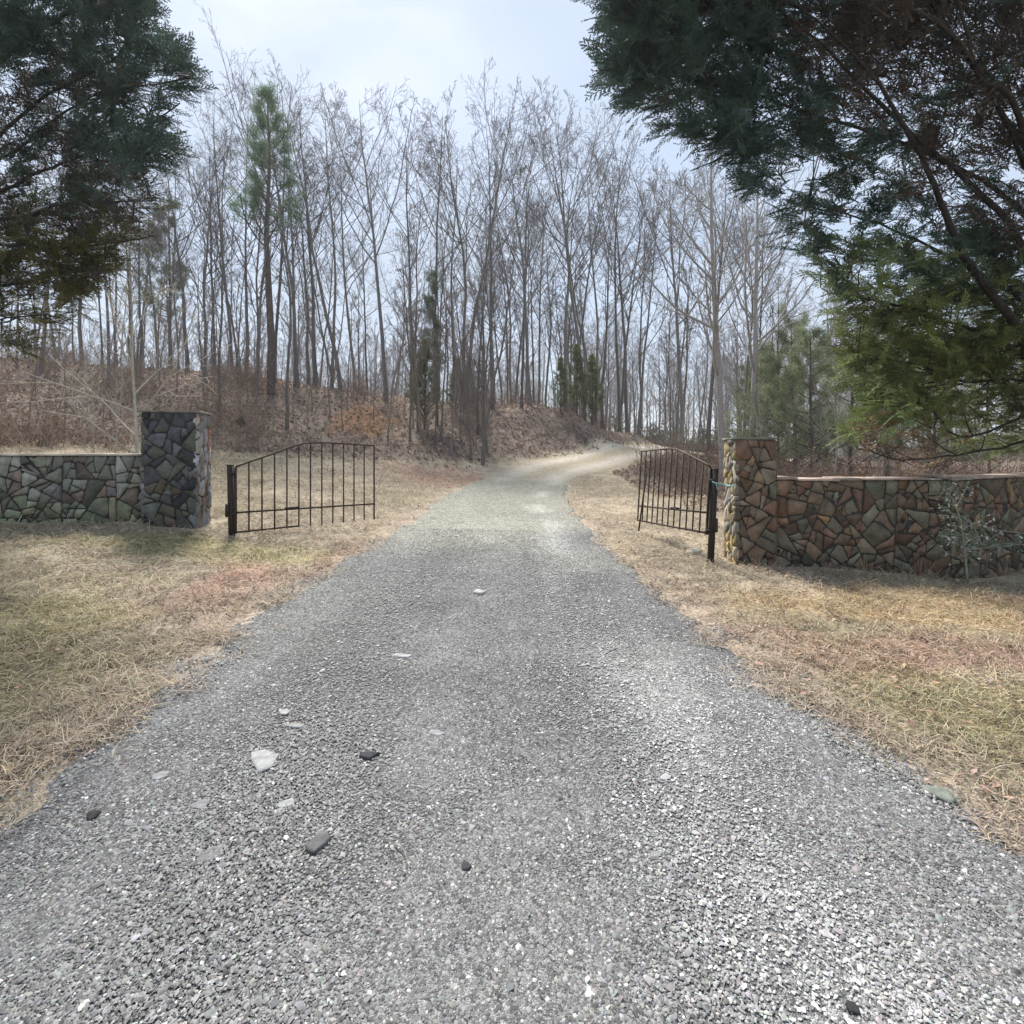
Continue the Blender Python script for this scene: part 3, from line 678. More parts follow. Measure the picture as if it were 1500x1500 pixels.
for i in range(3):
    PR['sap%d' % i] = proto('sapling', *bare_tree(380+i, 5, .03, (16, 5, 4, 0), .12, (.6, 1.1), .32, .06, wander=.05, tw=.004, col=(.42,.41,.37), colt=(.36,.34,.30)))
PR['wsap'] = proto('sapling', *bare_tree(388, 5, .03, (17, 5, 4, 0), .1, (.85, 1.3), .5, .03, wander=.03, tw=.0045, col=(.50,.48,.42), colt=(.50,.47,.38)))
for k_ in ('pale0', 'pale1'):
    PR[k_] = proto('bare_tree', *bare_tree(390+(k_ == 'pale1'), 18, .19, (20, 7, 6, 3), .3, (.5, 1.0), .36, .12, wander=.02, col=(.40,.38,.36), colt=(.25,.225,.21)))
# scrubby understorey stems
for i in range(3):
    PR['scrub%d' % i] = proto('sapling', *bare_tree(400+i, 6, .028, (14, 6, 4, 0), .2, (.4, .9), .3, .1, wander=.07, tw=.006, col=(.25,.215,.19), colt=(.22,.18,.155)))

# needle foliage
def needles(centres, dirs, n, L, w, r, col, spread=.9):
    k = len(centres); c = np.repeat(centres, n, 0)+r.normal(0, L*.35, (k*n, 3)); d = nrm(np.repeat(dirs, n, 0)+r.normal(0, spread, (k*n, 3)))
    s = nrm(np.cross(d, r.normal(0, 1, d.shape)))*w; l = L*r.uniform(.6, 1.2, (k*n, 1))
    V = np.stack([c-s, c+s, c+d*l], 1).reshape(-1, 3); Fc = np.arange(len(V)).reshape(-1, 3)
    cc = np.repeat(np.repeat(np.asarray(col)*r.uniform(.6, 1.4, (k, 1)), n, 0), 3, 0); return V, Fc, cc
def pine(seed, H, r0, t0, nb, lr, col, nn=26, ang=(.9, 1.4), up=.1, L=.2, w=.009):
    r = np.random.default_rng(seed); K = 12
    Pt = grow(np.zeros((1, 3)), np.array([[0, 0, 1.]]), np.array([H]), K, .05, .02, r); Pt[0, 0] -= (0, 0, .3); Rr = (r0*(1-np.linspace(0, 1, K))**.8+.012)[None]
    tr = MB(); tr.add(*tubes(Pt, Rr, 8), (.14,.115,.10)); cr = MB()
    A, RA = spawn(Pt, Rr, nb, t0, .98, ang, lr, up, 7, .07, .4, .012, r, lambda t: np.clip(1.1-.85*t, .15, 1)); cr.add(*tubes(A, RA, 4), (.10,.08,.07))
    B_, RB = spawn(A, RA, 6, .35, 1, (.4, .9), .35, .12, 4, .1, .5, .006, r); cr.add(*tubes(B_, RB, 3), (.10,.08,.07))
    t = np.tile(np.linspace(.45, 1, 3), (B_.shape[0], 1)); c, T = interp_line(B_, t)
    cr.add(*needles(c.reshape(-1, 3), T.reshape(-1, 3), nn, L, w, r, col)); return tr, cr, H
PR['pine'] = proto('pine_tree', *pine(500, 15, .13, .5, 34, .18, (.19,.28,.17), nn=24, up=.2, ang=(.5,1.1)), M_leaf)
PR['pine2'] = proto('pine_tree', *pine(501, 9, .09, .3, 34, .22, (.13,.17,.10)), M_leaf)
PR['ypine0'] = proto('young_pine', *pine(502, 5.5, .06, .08, 46, .38, (.33,.37,.21), nn=20, up=.06), M_leaf)
PR['ypine1'] = proto('young_pine', *pine(503, 6.5, .07, .12, 44, .30, (.28,.32,.18), nn=18, up=.06), M_leaf)
PR['cedar'] = proto('young_cedar', *pine(504, 4, .05, .03, 60, .26, (.22,.24,.11), nn=15, ang=(.5, 1.0), up=.15, L=.12, w=.008), M_leaf)
PR['bush'] = proto('evergreen_bush', *pine(505, 1.6, .03, .02, 34, .5, (.07,.10,.05), nn=30, ang=(.5, 1.2), up=.1, L=.10, w=.012), M_leaf)

USED = set()
def place(kind, px, d, top, label, cat='tree', group='bare trees in the woods', lean=(0, 0), name=None, x=None, hgtm=None, rz=None, wide=1):
    src = PR[kind]; X_ = (px-750)/F*d if x is None else x; z = h1(X_, d)
    Ht = hgtm if hgtm else (EYE-(top-HY)/F*d)-z
    s = Ht/src['H']
    o = src if kind not in USED else copy_tree(src); USED.add(kind)
    o.location = (X_, d, z); o.scale = (s*wide, s*wide, s); o.rotation_euler = (lean[0], lean[1], random.uniform(0, 6.28) if rz is None else rz)
    if lean != (0, 0):
        o.rotation_mode = 'ZYX' if False else 'XYZ'
    if name: o.name = name
    tag(o, label, cat, group); return o

# hilltop trees one can tell apart: kind, column, distance, top row, label, lean
HT = [
 ('tall0',402,24.5,95,'tall bare tree just left of the pine clump on the hill crest',0),
 ('tall1',436,23.5,72,'tallest bare tree on the hill with twin leaders right of the pine',0),
 ('tall2',461,25,120,'straight dark bare tree between the tallest tree and the leaning tree',0),
 ('tall3',486,24.5,100,'straight bare tree just left of the leaning tree on the crest',0),
 ('tall4',538,27,300,'thin short bare tree right of the leaning tree',0),
 ('tall5',566,23.5,118,'thickest straight bare tree on the crest right of the leaning tree',0),
 ('tall6',608,26,140,'bare tree with a curved trunk right of the thick straight one',.03),
 ('tall0',637,27,125,'bare tree behind the dark green pine in the middle of the woods',0),
 ('tall3',667,24,175,'bare tree above the dense thicket left of the drive bend',0),
 ('tall1',683,25,112,'tall vase shaped bare tree above the thicket at the drive',0),
 ('tall2',700,22,300,'bare tree standing in the thicket at the foot of the bank',0),
 ('tall6',722,25,125,'tall bare tree right of the thicket with a wide twiggy crown',.05),
 ('tall4',764,25,220,'slender bare tree left of the forked pair above the drive',0),
 ('tall5',776,26,170,'bare tree with arching limbs above the drive bend',0),
 ('spread0',828,26.5,162,'forked bare tree over the evergreens on the bank by the drive',0),
 ('tall1',856,27.5,165,'bare tree right of the forked one above the evergreens',0),
 ('tall3',872,28,190,'bare tree at the right of the evergreen clump on the bank',0),
 ('tall0',908,30,175,'tall bare tree at the right end of the hill row',0),
 ('tall2',918,31,210,'curving bare tree at the end of the hill row next to the gap',0),
 ('slim0',936,32,300,'last thin bare tree before the gap in the woods',0),
]
for kind, px, d, top, lb_, ln in HT: place(kind, px, d, top, lb_, lean=(0, ln))
place('slim4',499,24,190,'slender bare tree leaning right over the hilltop', lean=(0,.17), wide=1.3)
place('slim1',420,17.5,255,'grey barked bare tree low on the bank behind the left gate leaf', wide=1.15)
place('slim2',707,17.2,330,'grey trunk at the foot of the thicket beside the drive', wide=1.2)
place('slim3',690,17.6,380,'thinner grey stem of the thicket beside the drive')
place('slim0',714,18.4,350,'leaning grey stem at the right of the thicket by the drive', lean=(0,.05))
place('slim2',646,18.5,400,'dark thin bare tree left of the thicket by the drive')
place('slim4',612,20,430,'dark thin bare tree in front of the green pine on the bank')
# left group, behind the left wall
LT = [('tall2',205,22,235,'thick dark trunk behind the pale saplings left of the pillar'),('tall4',315,26,190,'forked bare tree with pale bark left of the pine'),
 ('tall5',60,20,120,'brown barked bare tree beneath the hanging cypress'),('tall0',150,24,260,'bare tree between the cypress and the pale saplings'),
 ('slim3',345,23,330,'thin bare tree right of the forked pale bark tree'),('tall6',262,25,300,'bare tree with crossing limbs behind the left pillar'),('tall1',230,28,330,'grey bare tree deep behind the left pillar')]
for kind, px, d, top, lb_ in LT: place(kind, px, d, top, lb_)
place('pine',397,21.3,140,'pine with dark green needle tufts high above the bare trees on the hill','pine tree',group='pines on the hill', wide=1.6)
place('pine2',640,22,395,'dark green pine in the middle of the woods','pine tree',group='pines on the hill')
place('pine2',250,30,290,'faint pale green pine showing behind the cypress edge','pine tree',group='pines on the hill')
place('cedar',622,20.5,490,'olive green cedar low on the bank left of the thicket','cedar',group='young evergreens on the bank')
place('cedar',668,24,520,'small olive cedar behind the thicket','cedar',group='young evergreens on the bank')
place('cedar',822,25.8,520,'bushy green cedar on the bank above the drive bend','cedar',group='young evergreens on the bank')
place('cedar',868,27.2,515,'second green cedar right of the bushy one above the drive','cedar',group='young evergreens on the bank')
place('cedar',845,27,500,'tall narrow cedar behind the two green cedars','cedar',group='young evergreens on the bank')
place('bush',352,16.5,608,'dark green low bush at the foot of the bank behind the pillar','bush',group='evergreen bushes on the bank')
place('bush',395,17,628,'small green bush beside the grey trunk low on the bank','bush',group='evergreen bushes on the bank')
# right side
RT = [('pale0',1060,14.5,150,'thickest pale grey trunk rising beside the right pillar',0,1),
 ('pale1',1098,17,200,'pale forked tree right of the thickest grey trunk',.04,1),
 ('spread1',1086,19,250,'dark crooked bare tree with a curved limb behind the right pillar',.09,.8),
 ('tall5',1036,21,190,'thin straight bare tree left of the thickest grey trunk',0,1),
 ('tall4',1140,20,380,'thin pole like bare tree right of the right pillar',0,1),
 ('slim1',1118,22,330,'slender bare tree between the forked tree and the pole tree',0,1),
 ('spread2',1000,31,205,'wide bare tree with drooping limbs over the gap in the woods',0,1),
 ('slim3',982,34,420,'thin dark trunk in the gap above the drive crest',0,1),
 ('slim2',998,33,400,'thicker dark trunk in the gap above the drive crest',0,1.4),
 ('slim4',1022,30,430,'small bare tree right of the gap above the drive crest',0,1)]
for kind, px, d, top, lb_, ln, wd in RT: place(kind, px, d, top, lb_, lean=(0, ln), wide=wd)
for i, (px, d, top, k_, lb_) in enumerate([(1140,17,500,'ypine0','young olive pine left of the white sapling'),(1190,16,470,'ypine1','taller olive pine behind the white sapling'),
    (1245,18,450,'ypine0','olive pine between the white sapling and the cypress'),(1100,24,530,'ypine1','small far olive pine behind the forked tree'),(1300,19,440,'ypine1','olive pine seen beneath the cypress branches'),
    (1165,21,440,'ypine0','tall soft olive pine behind the young pines'),(1370,17,520,'ypine0','pale young pine behind the wall under the cypress'),(1450,18,520,'ypine1','pale young pine farthest right behind the wall')]):
    place(k_, px, d, top, lb_, 'pine tree', 'young pines behind the right wall')
# pale saplings
place('sap0',1222,12,512,'white barked sapling with fine side branches behind the right wall','sapling','pale saplings',wide=.75)
place('sap1',1114,12.5,560,'small whitish sapling rising just behind the right pillar','sapling','pale saplings',wide=.4)
place('wsap',202,9.6,330,'large pale sapling with long level branches behind the left pillar','sapling','pale saplings',wide=1)
place('sap0',168,10.2,470,'thin pale sapling leaning left behind the left wall','sapling','pale saplings',wide=.6,lean=(0,-.1))
place('sap1',138,10.6,440,'palest thin sapling behind the middle of the left wall','sapling','pale saplings',wide=.5,lean=(0,-.06))
place('sap2',1290,13,560,'short pale sapling half hidden by the cypress tips','sapling','pale saplings',wide=.5)

# crowded trees behind that nothing tells apart
def fill(n, boxes, kinds, label, group, hr, cat='tree', mind=.9, name=None, wide=1, maxtry=4000):
    pts = []; r = np.random.default_rng(len(label))
    for _ in range(maxtry):
        if len(pts) >= n: break
        x0, x1, y0, y1 = boxes[r.integers(len(boxes))]; x = r.uniform(x0, x1); y = r.uniform(y0, y1)
        if road_s(np.array([x]), np.array([y]))[0] < 1.7: continue
        if any((x-a)**2+(y-b)**2 < mind**2 for a, b in pts): continue
        pts.append((x, y)); place(kinds[r.integers(len(kinds))], 0, y, 0, label, cat, group, x=x, hgtm=r.uniform(*hr), lean=(r.normal(0, .03), r.normal(0, .03)), wide=wide*r.uniform(.85, 1.2))
TALLS = ['tall%d' % i for i in range(7)]; SL = ['slim%d' % i for i in range(5)]
fill(34, [(-26,-2,25,36),(-20,0,27,40)], TALLS+SL+SL, 'slender bare tree crowded among others on the hill behind the crest', 'crowded trees behind the hill crest', (10, 15.5))
fill(22, [(-1,7.5,28,42)], TALLS+SL, 'slender bare tree crowded behind the evergreens above the drive bend', 'crowded trees above the drive bend', (10, 14.5))
fill(34, [(9,34,20,44),(14,30,36,55)], TALLS+SL+['pale0'], 'slender bare tree crowded in the low woods behind the right wall', 'crowded trees behind the right wall', (9, 14))
fill(26, [(-30,-9,17,26)], SL+['tall3','tall5'], 'slender bare tree crowded in the shade behind the left wall', 'crowded trees behind the left wall', (5.5, 9.5))
fill(30, [(-14,-1.5,17.5,24)], ['scrub0','scrub1','scrub2'], 'thin leafless scrub sapling on the bank behind the left gate', 'scrub saplings on the bank', (2, 5), 'sapling', .5)
fill(16, [(-3.8,-.8,17.4,20)], ['scrub0','scrub1','scrub2','slim1'], 'thin stem of the dense thicket beside the drive', 'thicket stems beside the drive', (3, 7), 'sapling', .25)
fill(22, [(-20,-7,11.5,17)], ['scrub0','scrub1','scrub2'], 'thin leafless scrub sapling behind the left wall', 'scrub saplings behind the left wall', (2, 4.5), 'sapling', .5)
fill(26, [(5.5,18,12,24)], ['scrub0','scrub1','scrub2'], 'thin leafless scrub sapling behind the right wall', 'scrub saplings behind the right wall', (1.5, 4.5), 'sapling', .5)
for k_ in [k for k in PR if k not in USED]:
    for c in CH[PR[k_].name]: bpy.data.objects.remove(c)
    bpy.data.objects.remove(PR[k_])

# far woods as one mass
def far_woods():
    r = np.random.default_rng(77); mb = MB(); bs = []
    for i in range(5):
        q_ = np.random.default_rng(900+i); K = 7; H = 12
        Pt = grow(np.zeros((1, 3)), np.array([[0, 0, 1.]]), np.array([H]), K, .05, .05, q_); Rr = (.11*(1-np.linspace(0, 1, K))**.8+.012)[None]
        V0, F0 = tubes(Pt, Rr, 4); A, RA = spawn(Pt, Rr, 12, .3, .97, (.4, .8), .3, .15, 5, .08, .5, .016, q_); V1, F1 = tubes(A, RA, 3)
        B_, RB = spawn(A, RA, 6, .2, 1, (.4, .9), .45, .1, 3, .1, .6, .013, q_); V2, F2 = tubes(B_, RB, 3)
        D_, RD_ = spawn(B_, RB, 5, .2, 1, (.4, .9), .5, .1, 2, .1, .6, .011, q_); V3, F3 = tubes(D_, RD_, 3)
        V = np.concatenate([V0, V1, V2, V3]); o1 = len(V0); o2 = o1+len(V1); o3 = o2+len(V2); bs.append((V, np.concatenate([F0, F1+o1, F2+o2, F3+o3])))
    n = 520
    for i in range(n):
        a = r.uniform(-1.15, 1.15); d = r.uniform(52, 105); x = math.tan(a*.9)*d*.9; y = d
        V, F_ = bs[r.integers(5)]; s = r.uniform(.8, 1.45); t = r.uniform(0, 6.28); c_, s_ = math.cos(t), math.sin(t)
        W = np.stack([V[:, 0]*c_-V[:, 1]*s_, V[:, 0]*s_+V[:, 1]*c_, V[:, 2]], 1)*s+(x, y, h1(x, y)-.2)
        mb.add(W, F_, np.array([.30,.285,.28])*r.uniform(.8, 1.2))
    for i in range(500):
        a = r.uniform(-1.1, 1.1); d = r.uniform(46, 100); x = math.tan(a*.9)*d*.9; c0 = np.array([x, d, h1(x, d)]); k = 9
        c = c0+r.normal(0, 1, (k, 3))*(1.2, 1.2, .2)+np.stack([np.zeros(k), np.zeros(k), np.abs(r.normal(0, 1.4, k))], 1)
        mb.add(*needles(c, np.tile(UPV, (k, 1)), 16, .8, .05, r, (.15,.16,.11)))
    tag(mb.build('far_woods', M_twig), 'distant grey leafless woods filling the gaps beyond the hill', 'woods', kind='stuff')
far_woods()

# ------------------------------------------------------------------ brown undergrowth
def undergrowth():
    r = np.random.default_rng(88); mb = MB()
    x = r.uniform(-26, 12, 60000); y = r.uniform(10.5, 36, 60000); a = above_toe(x, y); nz = vnoise(x, y, 1.6, 50)
    k = (a > -.2) & (a < 13) & (road_s(x, y) > 1.5) & (r.random(len(x)) < .05+.5*sstep(.45, .75, nz)*(.45+.55*(x < -1)))
    k &= ~((np.hypot((x+5.2)/2.2, (y-19.5)/3) < 1) & (r.random(len(x)) < .8))
    x1, y1 = x[k][:10500], y[k][:10500]
    x = r.uniform(4.2, 20, 9000); y = r.uniform(9, 25, 9000); k = (vnoise(x, y, 1.2, 51) > .38) & (road_s(x, y) > 1.6) & ~((x < 6) & (y < 11)); x2, y2 = x[k], y[k]
    x3 = r.uniform(-18, -5.2, 2500); y3 = r.uniform(8.8, 13, 2500); k = (above_toe(x3, y3) > -1.2) | (r.random(2500) < .02); x3, y3 = x3[k], y3[k]
    x = np.concatenate([x1, x2, x3]); y = np.concatenate([y1, y2, y3]); n = len(x)
    H = r.gamma(3, .2, n)+.15; d = nrm(np.stack([r.normal(0, .45, n), r.normal(0, .45, n), np.ones(n)], 1))
    Pt = grow(np.stack([x, y, hgt(x, y)-.03], 1), d, H, 4, -.16, .13, r); Rr = np.repeat(np.linspace(.0065, .003, 4)[None], n, 0)*r.uniform(.7, 1.5, (n, 1))
    col = np.where(r.random((n, 1)) < .5, np.array([[.27,.19,.155]]), np.array([[.33,.26,.21]]))*r.uniform(.6, 1.5, (n, 1))
    V, Fq = tubes(Pt, Rr, 3); mb.add(V, Fq, np.repeat(col, 12, 0))
    B_, RB = spawn(Pt, Rr, 4, .3, 1, (.4, 1.1), .5, -.05, 3, .15, .7, .003, r); V, Fq = tubes(B_, RB, 3); mb.add(V, Fq, np.repeat(np.repeat(col, 4, 0), 9, 0))
    # clinging dead leaves
    m = r.random(len(B_)) < .35; c = B_[m, 2]; mb.add(*needles(c, nrm(c-B_[m, 1]), 2, .07, .02, r, (.26,.15,.09), .6))
    tag(mb.build('undergrowth', M_twig), 'tangled red brown brambles and dead stems on the bank and behind the walls', 'undergrowth', kind='stuff')
undergrowth()

# ------------------------------------------------------------------ cypresses
def frond_template(seed, dense=1.0):
    r = np.random.default_rng(seed); T = []
    def strip(a, b, w):
        a = np.array(a, float); b = np.array(b, float); d = b-a; s = np.array([-d[1], d[0]]); s = s/(np.linalg.norm(s)+1e-9)*w
        T.append([(a[0]-s[0], a[1]-s[1], 0), (a[0]+s[0], a[1]+s[1], 0), (b[0], b[1], 0)])
    strip((0, 0), (1, 0), .02)
    n = int(11*dense)
    for i in range(n):
        t = .12+.85*i/n; sd = 1 if i % 2 else -1; L = .36*(1-.72*t)*r.uniform(.8, 1.25); an = .62+r.normal(0, .1)
        e = np.array([t+L*math.cos(an), sd*L*math.sin(an)]); strip((t, 0), e, .019)
        for j in range(3):
            u = .25+.25*j; b0 = np.array([t, 0])*(1-u)+e*u; l2 = L*.42*(1-.4*u)
            for s2 in (-1, 1):
                a2 = math.atan2(e[1], e[0]-t)+s2*.55+r.normal(0, .12); strip(b0, b0+l2*np.array([math.cos(a2), math.sin(a2)]), .015)
    V = np.array(T).reshape(-1, 3); V[:, 2] = -.16*V[:, 0]**2-.25*np.abs(V[:, 1])*.5+r.normal(0, .012, len(V)); return V
FT = [frond_template(1), frond_template(2), frond_template(3, 1.3)]; FTd = [frond_template(7, .55), frond_template(8, .6)]
def fronds(mb, pos, d, size, col, temps, r):
    which = r.integers(len(temps), size=len(pos))
    for k, T in enumerate(temps):
        m = which == k
        if not m.any(): continue
        X_ = nrm(d[m]); up = nrm(UPV[None]+r.normal(0, .45, X_.shape)); Y_ = nrm(np.cross(up, X_)); Z_ = np.cross(X_, Y_)
        V = (T[None, :, 0:1]*X_[:, None]+T[None, :, 1:2]*Y_[:, None]+T[None, :, 2:3]*Z_[:, None])*size[m][:, None, None]+pos[m][:, None]
        n = len(T); c = np.repeat(col[m], n, 0); mb.add(V.reshape(-1, 3), np.arange(len(X_)*n).reshape(-1, 3), c)
def inside(px, py, poly):
    poly = np.array(poly, float); c = np.zeros(len(px), bool); j = len(poly)-1
    for i in range(len(poly)):
        a, b = poly[i], poly[j]; k = ((a[1] > py) != (b[1] > py)) & (px < (b[0]-a[0])*(py-a[1])/(b[1]-a[1]+1e-9)+a[0]); c ^= k; j = i
    return c
def edge_dist(px, py, poly):
    d = np.full(len(px), 1e9); poly = np.array(poly, float)
    for a, b in zip(poly[:-1], poly[1:]):
        e = b-a; t = np.clip(((px-a[0])*e[0]+(py-a[1])*e[1])/(e@e+1e-9), 0, 1); d = np.minimum(d, np.hypot(px-a[0]-t*e[0], py-a[1]-t*e[1]))
    return d
def to3(px, py, d): return np.stack([(px-750)/F*d, d, EYE-(py-HY)/F*d], 1)
def cypress(name, label, trunk, limbs, outline, bounds, depth, shade, n, seed, gapf):
    r = np.random.default_rng(seed); tx, ty, tH, tr_ = trunk; root = empty(name, (tx, ty, h1(tx, ty))); tag(root, label, 'cypress tree', 'big cypress trees overhanging the walls')
    tb = MB(); zs = np.linspace(-.2, tH, 14); tb.tube([(tx+.05*math.sin(z), ty+.05*math.cos(z*1.3), h1(tx, ty)+z) for z in zs], tr_*(1-zs/tH*.85), 10, (.085,.065,.055)); tb.build('trunk', M_bark, root, smooth=True)
    LS = []; 
    for lm in limbs:
        pts = np.array([P(*q_[:3]) for q_ in lm[0]]); first = np.array([tx, ty, min(max(pts[0][2]-abs(pts[0][0]-tx)*lm[2], .6), tH-.5)])
        pts = smooth_line(np.vstack([first, pts]), 26); L = MB(); rr = np.linspace(lm[1]*.75, .007, 26); wob = np.cumsum(r.normal(0, .012, (26, 3)), 0); wob[0] = 0; pts = pts+wob
        L.tube(pts, rr, 7, (.036,.03,.026)); L.build('limb', M_bark, root, smooth=True); LS.append(pts)
    LP_ = np.concatenate(LS)
    x0, x1, y0, y1 = bounds; px = r.uniform(x0, x1, n*4); py = r.uniform(y0, y1, n*4); k = inside(px, py, outline); px, py = px[k], py[k]
    ed = edge_dist(px, py, outline)
    dn, sp = depth(px, py); d = dn+sp*r.normal(0, .5, len(px)); keep = r.random(len(px)) < gapf(px, py, ed)
    px, py, d, ed = px[keep][:n], py[keep][:n], d[keep][:n], ed[keep][:n]
    pos = to3(px, py, d); col, dead = shade(px, py, ed, r, pos)
    # side branches from the nearest limb point towards each tuft
    fo = MB(); i_near = np.array([np.argmin(((LP_-p)**2).sum(1)+.6*np.maximum(LP_[:, 2]-p[2], 0)) for p in pos]); near = LP_[i_near]
    out = nrm(pos-near); sub = r.random(len(pos)) < .3
    a = near[sub]; b = pos[sub]; mid = (a+b)/2+r.normal(0, .08, a.shape)-np.array([0, 0, .06]); Pt = np.stack([a, a*.6+mid*.4+(0,0,-.03), mid, b*.6+mid*.4, b], 1)
    okb = np.linalg.norm(b-a, axis=1) < 1.1; Pt = Pt[okb]
    V, Fq = tubes(Pt, np.repeat(np.array([.011,.009,.007,.005,.0035])[None], len(Pt), 0), 4); fo.add(V, Fq, (.055,.043,.036))
    # foliage: several fronds fan out from each tuft
    tc = np.array([tx, ty, 0]); rad = pos-tc; rad[:, 2] = np.clip(rad[:, 2]*.12, 0, .7)*np.linalg.norm(rad[:, :2], axis=1)*.35; rad = nrm(rad)
    m = 6
    base = np.repeat(pos, m, 0); D = nrm(np.repeat(rad*.9+out*.35, m, 0)+r.normal(0, .42, (len(base), 3))+np.array([0, 0, -.02]))
    base = base+D*r.uniform(-.1, .12, (len(base), 1))+r.normal(0, .06, base.shape); sz = r.uniform(.22, .42, len(base))
    cc = np.repeat(col, m, 0)*r.uniform(.65, 1.4, (len(base), 1)); dd = np.repeat(dead, m)
    fronds(fo, base[~dd], D[~dd], sz[~dd], cc[~dd], FT, r)
    if dd.any(): fronds(fo, base[dd], D[dd], sz[dd], cc[dd], FTd, r)
    fo.build('crown', M_leaf, root)
    return root
TEAL = np.array([.05,.088,.07]); BROWN = np.array([.07,.054,.043]); YG = np.array([.16,.195,.065]); DEADC = np.array([.17,.11,.065])
outR = [(905,-260),(880,-100),(905,5),(940,40),(955,75),(905,80),(893,108),(930,150),(990,185),(1065,215),(1105,262),(1120,300),(1165,318),(1170,350),(1210,385),(1225,425),(1255,470),(1250,540),(1275,590),
        (1240,640),(1265,668),(1340,672),(1420,690),(1500,660),(1900,640),(1900,-300)]
def depR(px, py): return 5.6+1.6*np.clip((px-900)/600, 0, 1)+.8*np.clip((py-300)/400, 0, 1), .9
def shR(px, py, ed, r, pos):
    n = len(px); e = ed+r.normal(0, 30, n)
    inner = sstep(130, 230, np.minimum(e, (px-950)*.9)+(vnoise(px, py, 90, 3)-.5)*120)*(1-sstep(330, 450, py+(vnoise(px, py, 80, 4)-.5)*120))
    low = sstep(330, 470, py+r.normal(0, 30, n))
    c = TEAL[None]*(1-low[:, None])+YG[None]*low[:, None]*(.65+.7*vnoise(px, py, 60, 6)[:, None])
    dead = r.random(n) < inner*.82+.05
    c = np.where(dead[:, None], BROWN[None], c)
    dp = (np.hypot((px-1345)/75, (py-648)/38) < 1); dead = dead | dp; c = np.where(dp[:, None], DEADC[None], c)
    bright = (np.hypot((px-1300)/70, (py-590)/60) < 1) | (np.hypot((px-1270)/40, (py-650)/25) < 1); c = np.where(bright[:, None] & ~dp[:, None], np.array([[.16,.21,.07]]), c)
    return c, dead
def gfR(px, py, ed):
    g = .5+.75*sstep(.3, .6, vnoise(px, py, 45, 8)); g = g*np.where((px > 1390) & (py > 600), .35, 1)*np.where((px > 1300) & (py > 630), .6, 1)
    g = g*np.where((px > 1120) & (px < 1420) & (py > 60) & (py < 420), .58, 1); return g
limR = [([(1500,503,6.6),(1433,421,6.4),(1392,349,6.3),(1370,290,6.2),(1333,217,6.0),(1288,131,5.9),(1224,59,5.8),(1150,0,5.7)], .075, .9),
 ([(1500,358,6.8),(1424,272,6.6),(1370,226,6.4),(1270,136,6.2),(1188,59,6.0),(1100,10,5.9)], .06, .9),
 ([(1500,159,6.4),(1447,104,6.2),(1419,0,6.1),(1400,-120,6)], .055, .8),
 ([(1480,300,7.2),(1380,240,7),(1250,190,6.7),(1120,150,6.3),(1000,120,5.9),(915,105,5.7)], .045, .6),
 ([(1500,440,7.2),(1400,385,7),(1290,330,6.8),(1180,306,6.6)], .04, .5),
 ([(1500,520,7.3),(1400,470,7.1),(1300,440,6.9),(1220,425,6.8)], .035, .4),
 ([(1560,630,7.4),(1470,655,7.3),(1390,670,7.2),(1320,680,7.1),(1262,668,7.0)], .026, .1),
 ([(1540,590,7.2),(1440,635,7.1),(1390,641,7.0),(1350,600,6.9),(1290,590,6.8)], .028, .2),
 ([(1500,560,7.4),(1400,560,7.2),(1330,540,7.0),(1262,530,6.8)], .03, .3),
 ([(1400,60,6.2),(1250,20,6.0),(1100,10,5.8),(980,15,5.6),(910,-10,5.5)], .04, .6),
 ([(1350,-50,6.2),(1200,-120,6.0),(1000,-150,5.8)], .04, .6), ([(1650,100,7.5),(1700,-100,7.4)], .05, .8), ([(1700,400,7.6),(1800,300,7.6)], .05, .6)]
cypress('cypress_tree', 'large cypress with brown inner branches overhanging the right wall', (7.9,7.9,11,.2), limR, outR, (870,1900,-300,700), depR, shR, 5100, 60, gfR)
outL = [(150,-300),(200,-100),(205,0),(215,55),(262,95),(272,120),(250,160),(225,190),(255,205),(240,225),(205,250),(215,290),(208,320),(160,370),(150,400),(125,420),(75,455),(70,490),(0,520),(-200,560),(-500,500),(-500,-300)]
def depL(px, py): return 7.9-1.1*np.clip((px)/300, 0, 1), .9
def shL(px, py, ed, r, pos):
    n = len(px); e = ed+r.normal(0, 25, n); inner = sstep(100, 170, e+(vnoise(px, py, 60, 13)-.5)*90)*sstep(60, 150, py)*(1-sstep(260, 340, py))
    mid = (np.hypot((px-150)/90, (py-300)/60) < 1)*.5
    low = sstep(260, 360, py+r.normal(0, 20, n)); c = TEAL[None]*(1-low[:, None])+np.array([[.085,.085,.025]])*low[:, None]
    dead = r.random(n) < np.maximum(inner*.8, mid)+.05; return np.where(dead[:, None], BROWN[None]*1.05, c), dead
def gfL(px, py, ed): return (.4+.8*sstep(.3, .6, vnoise(px, py, 38, 18)))*np.where((py > 130) & (py < 290) & (px < 90), .45, 1)*np.where(py > 440, .7, 1)
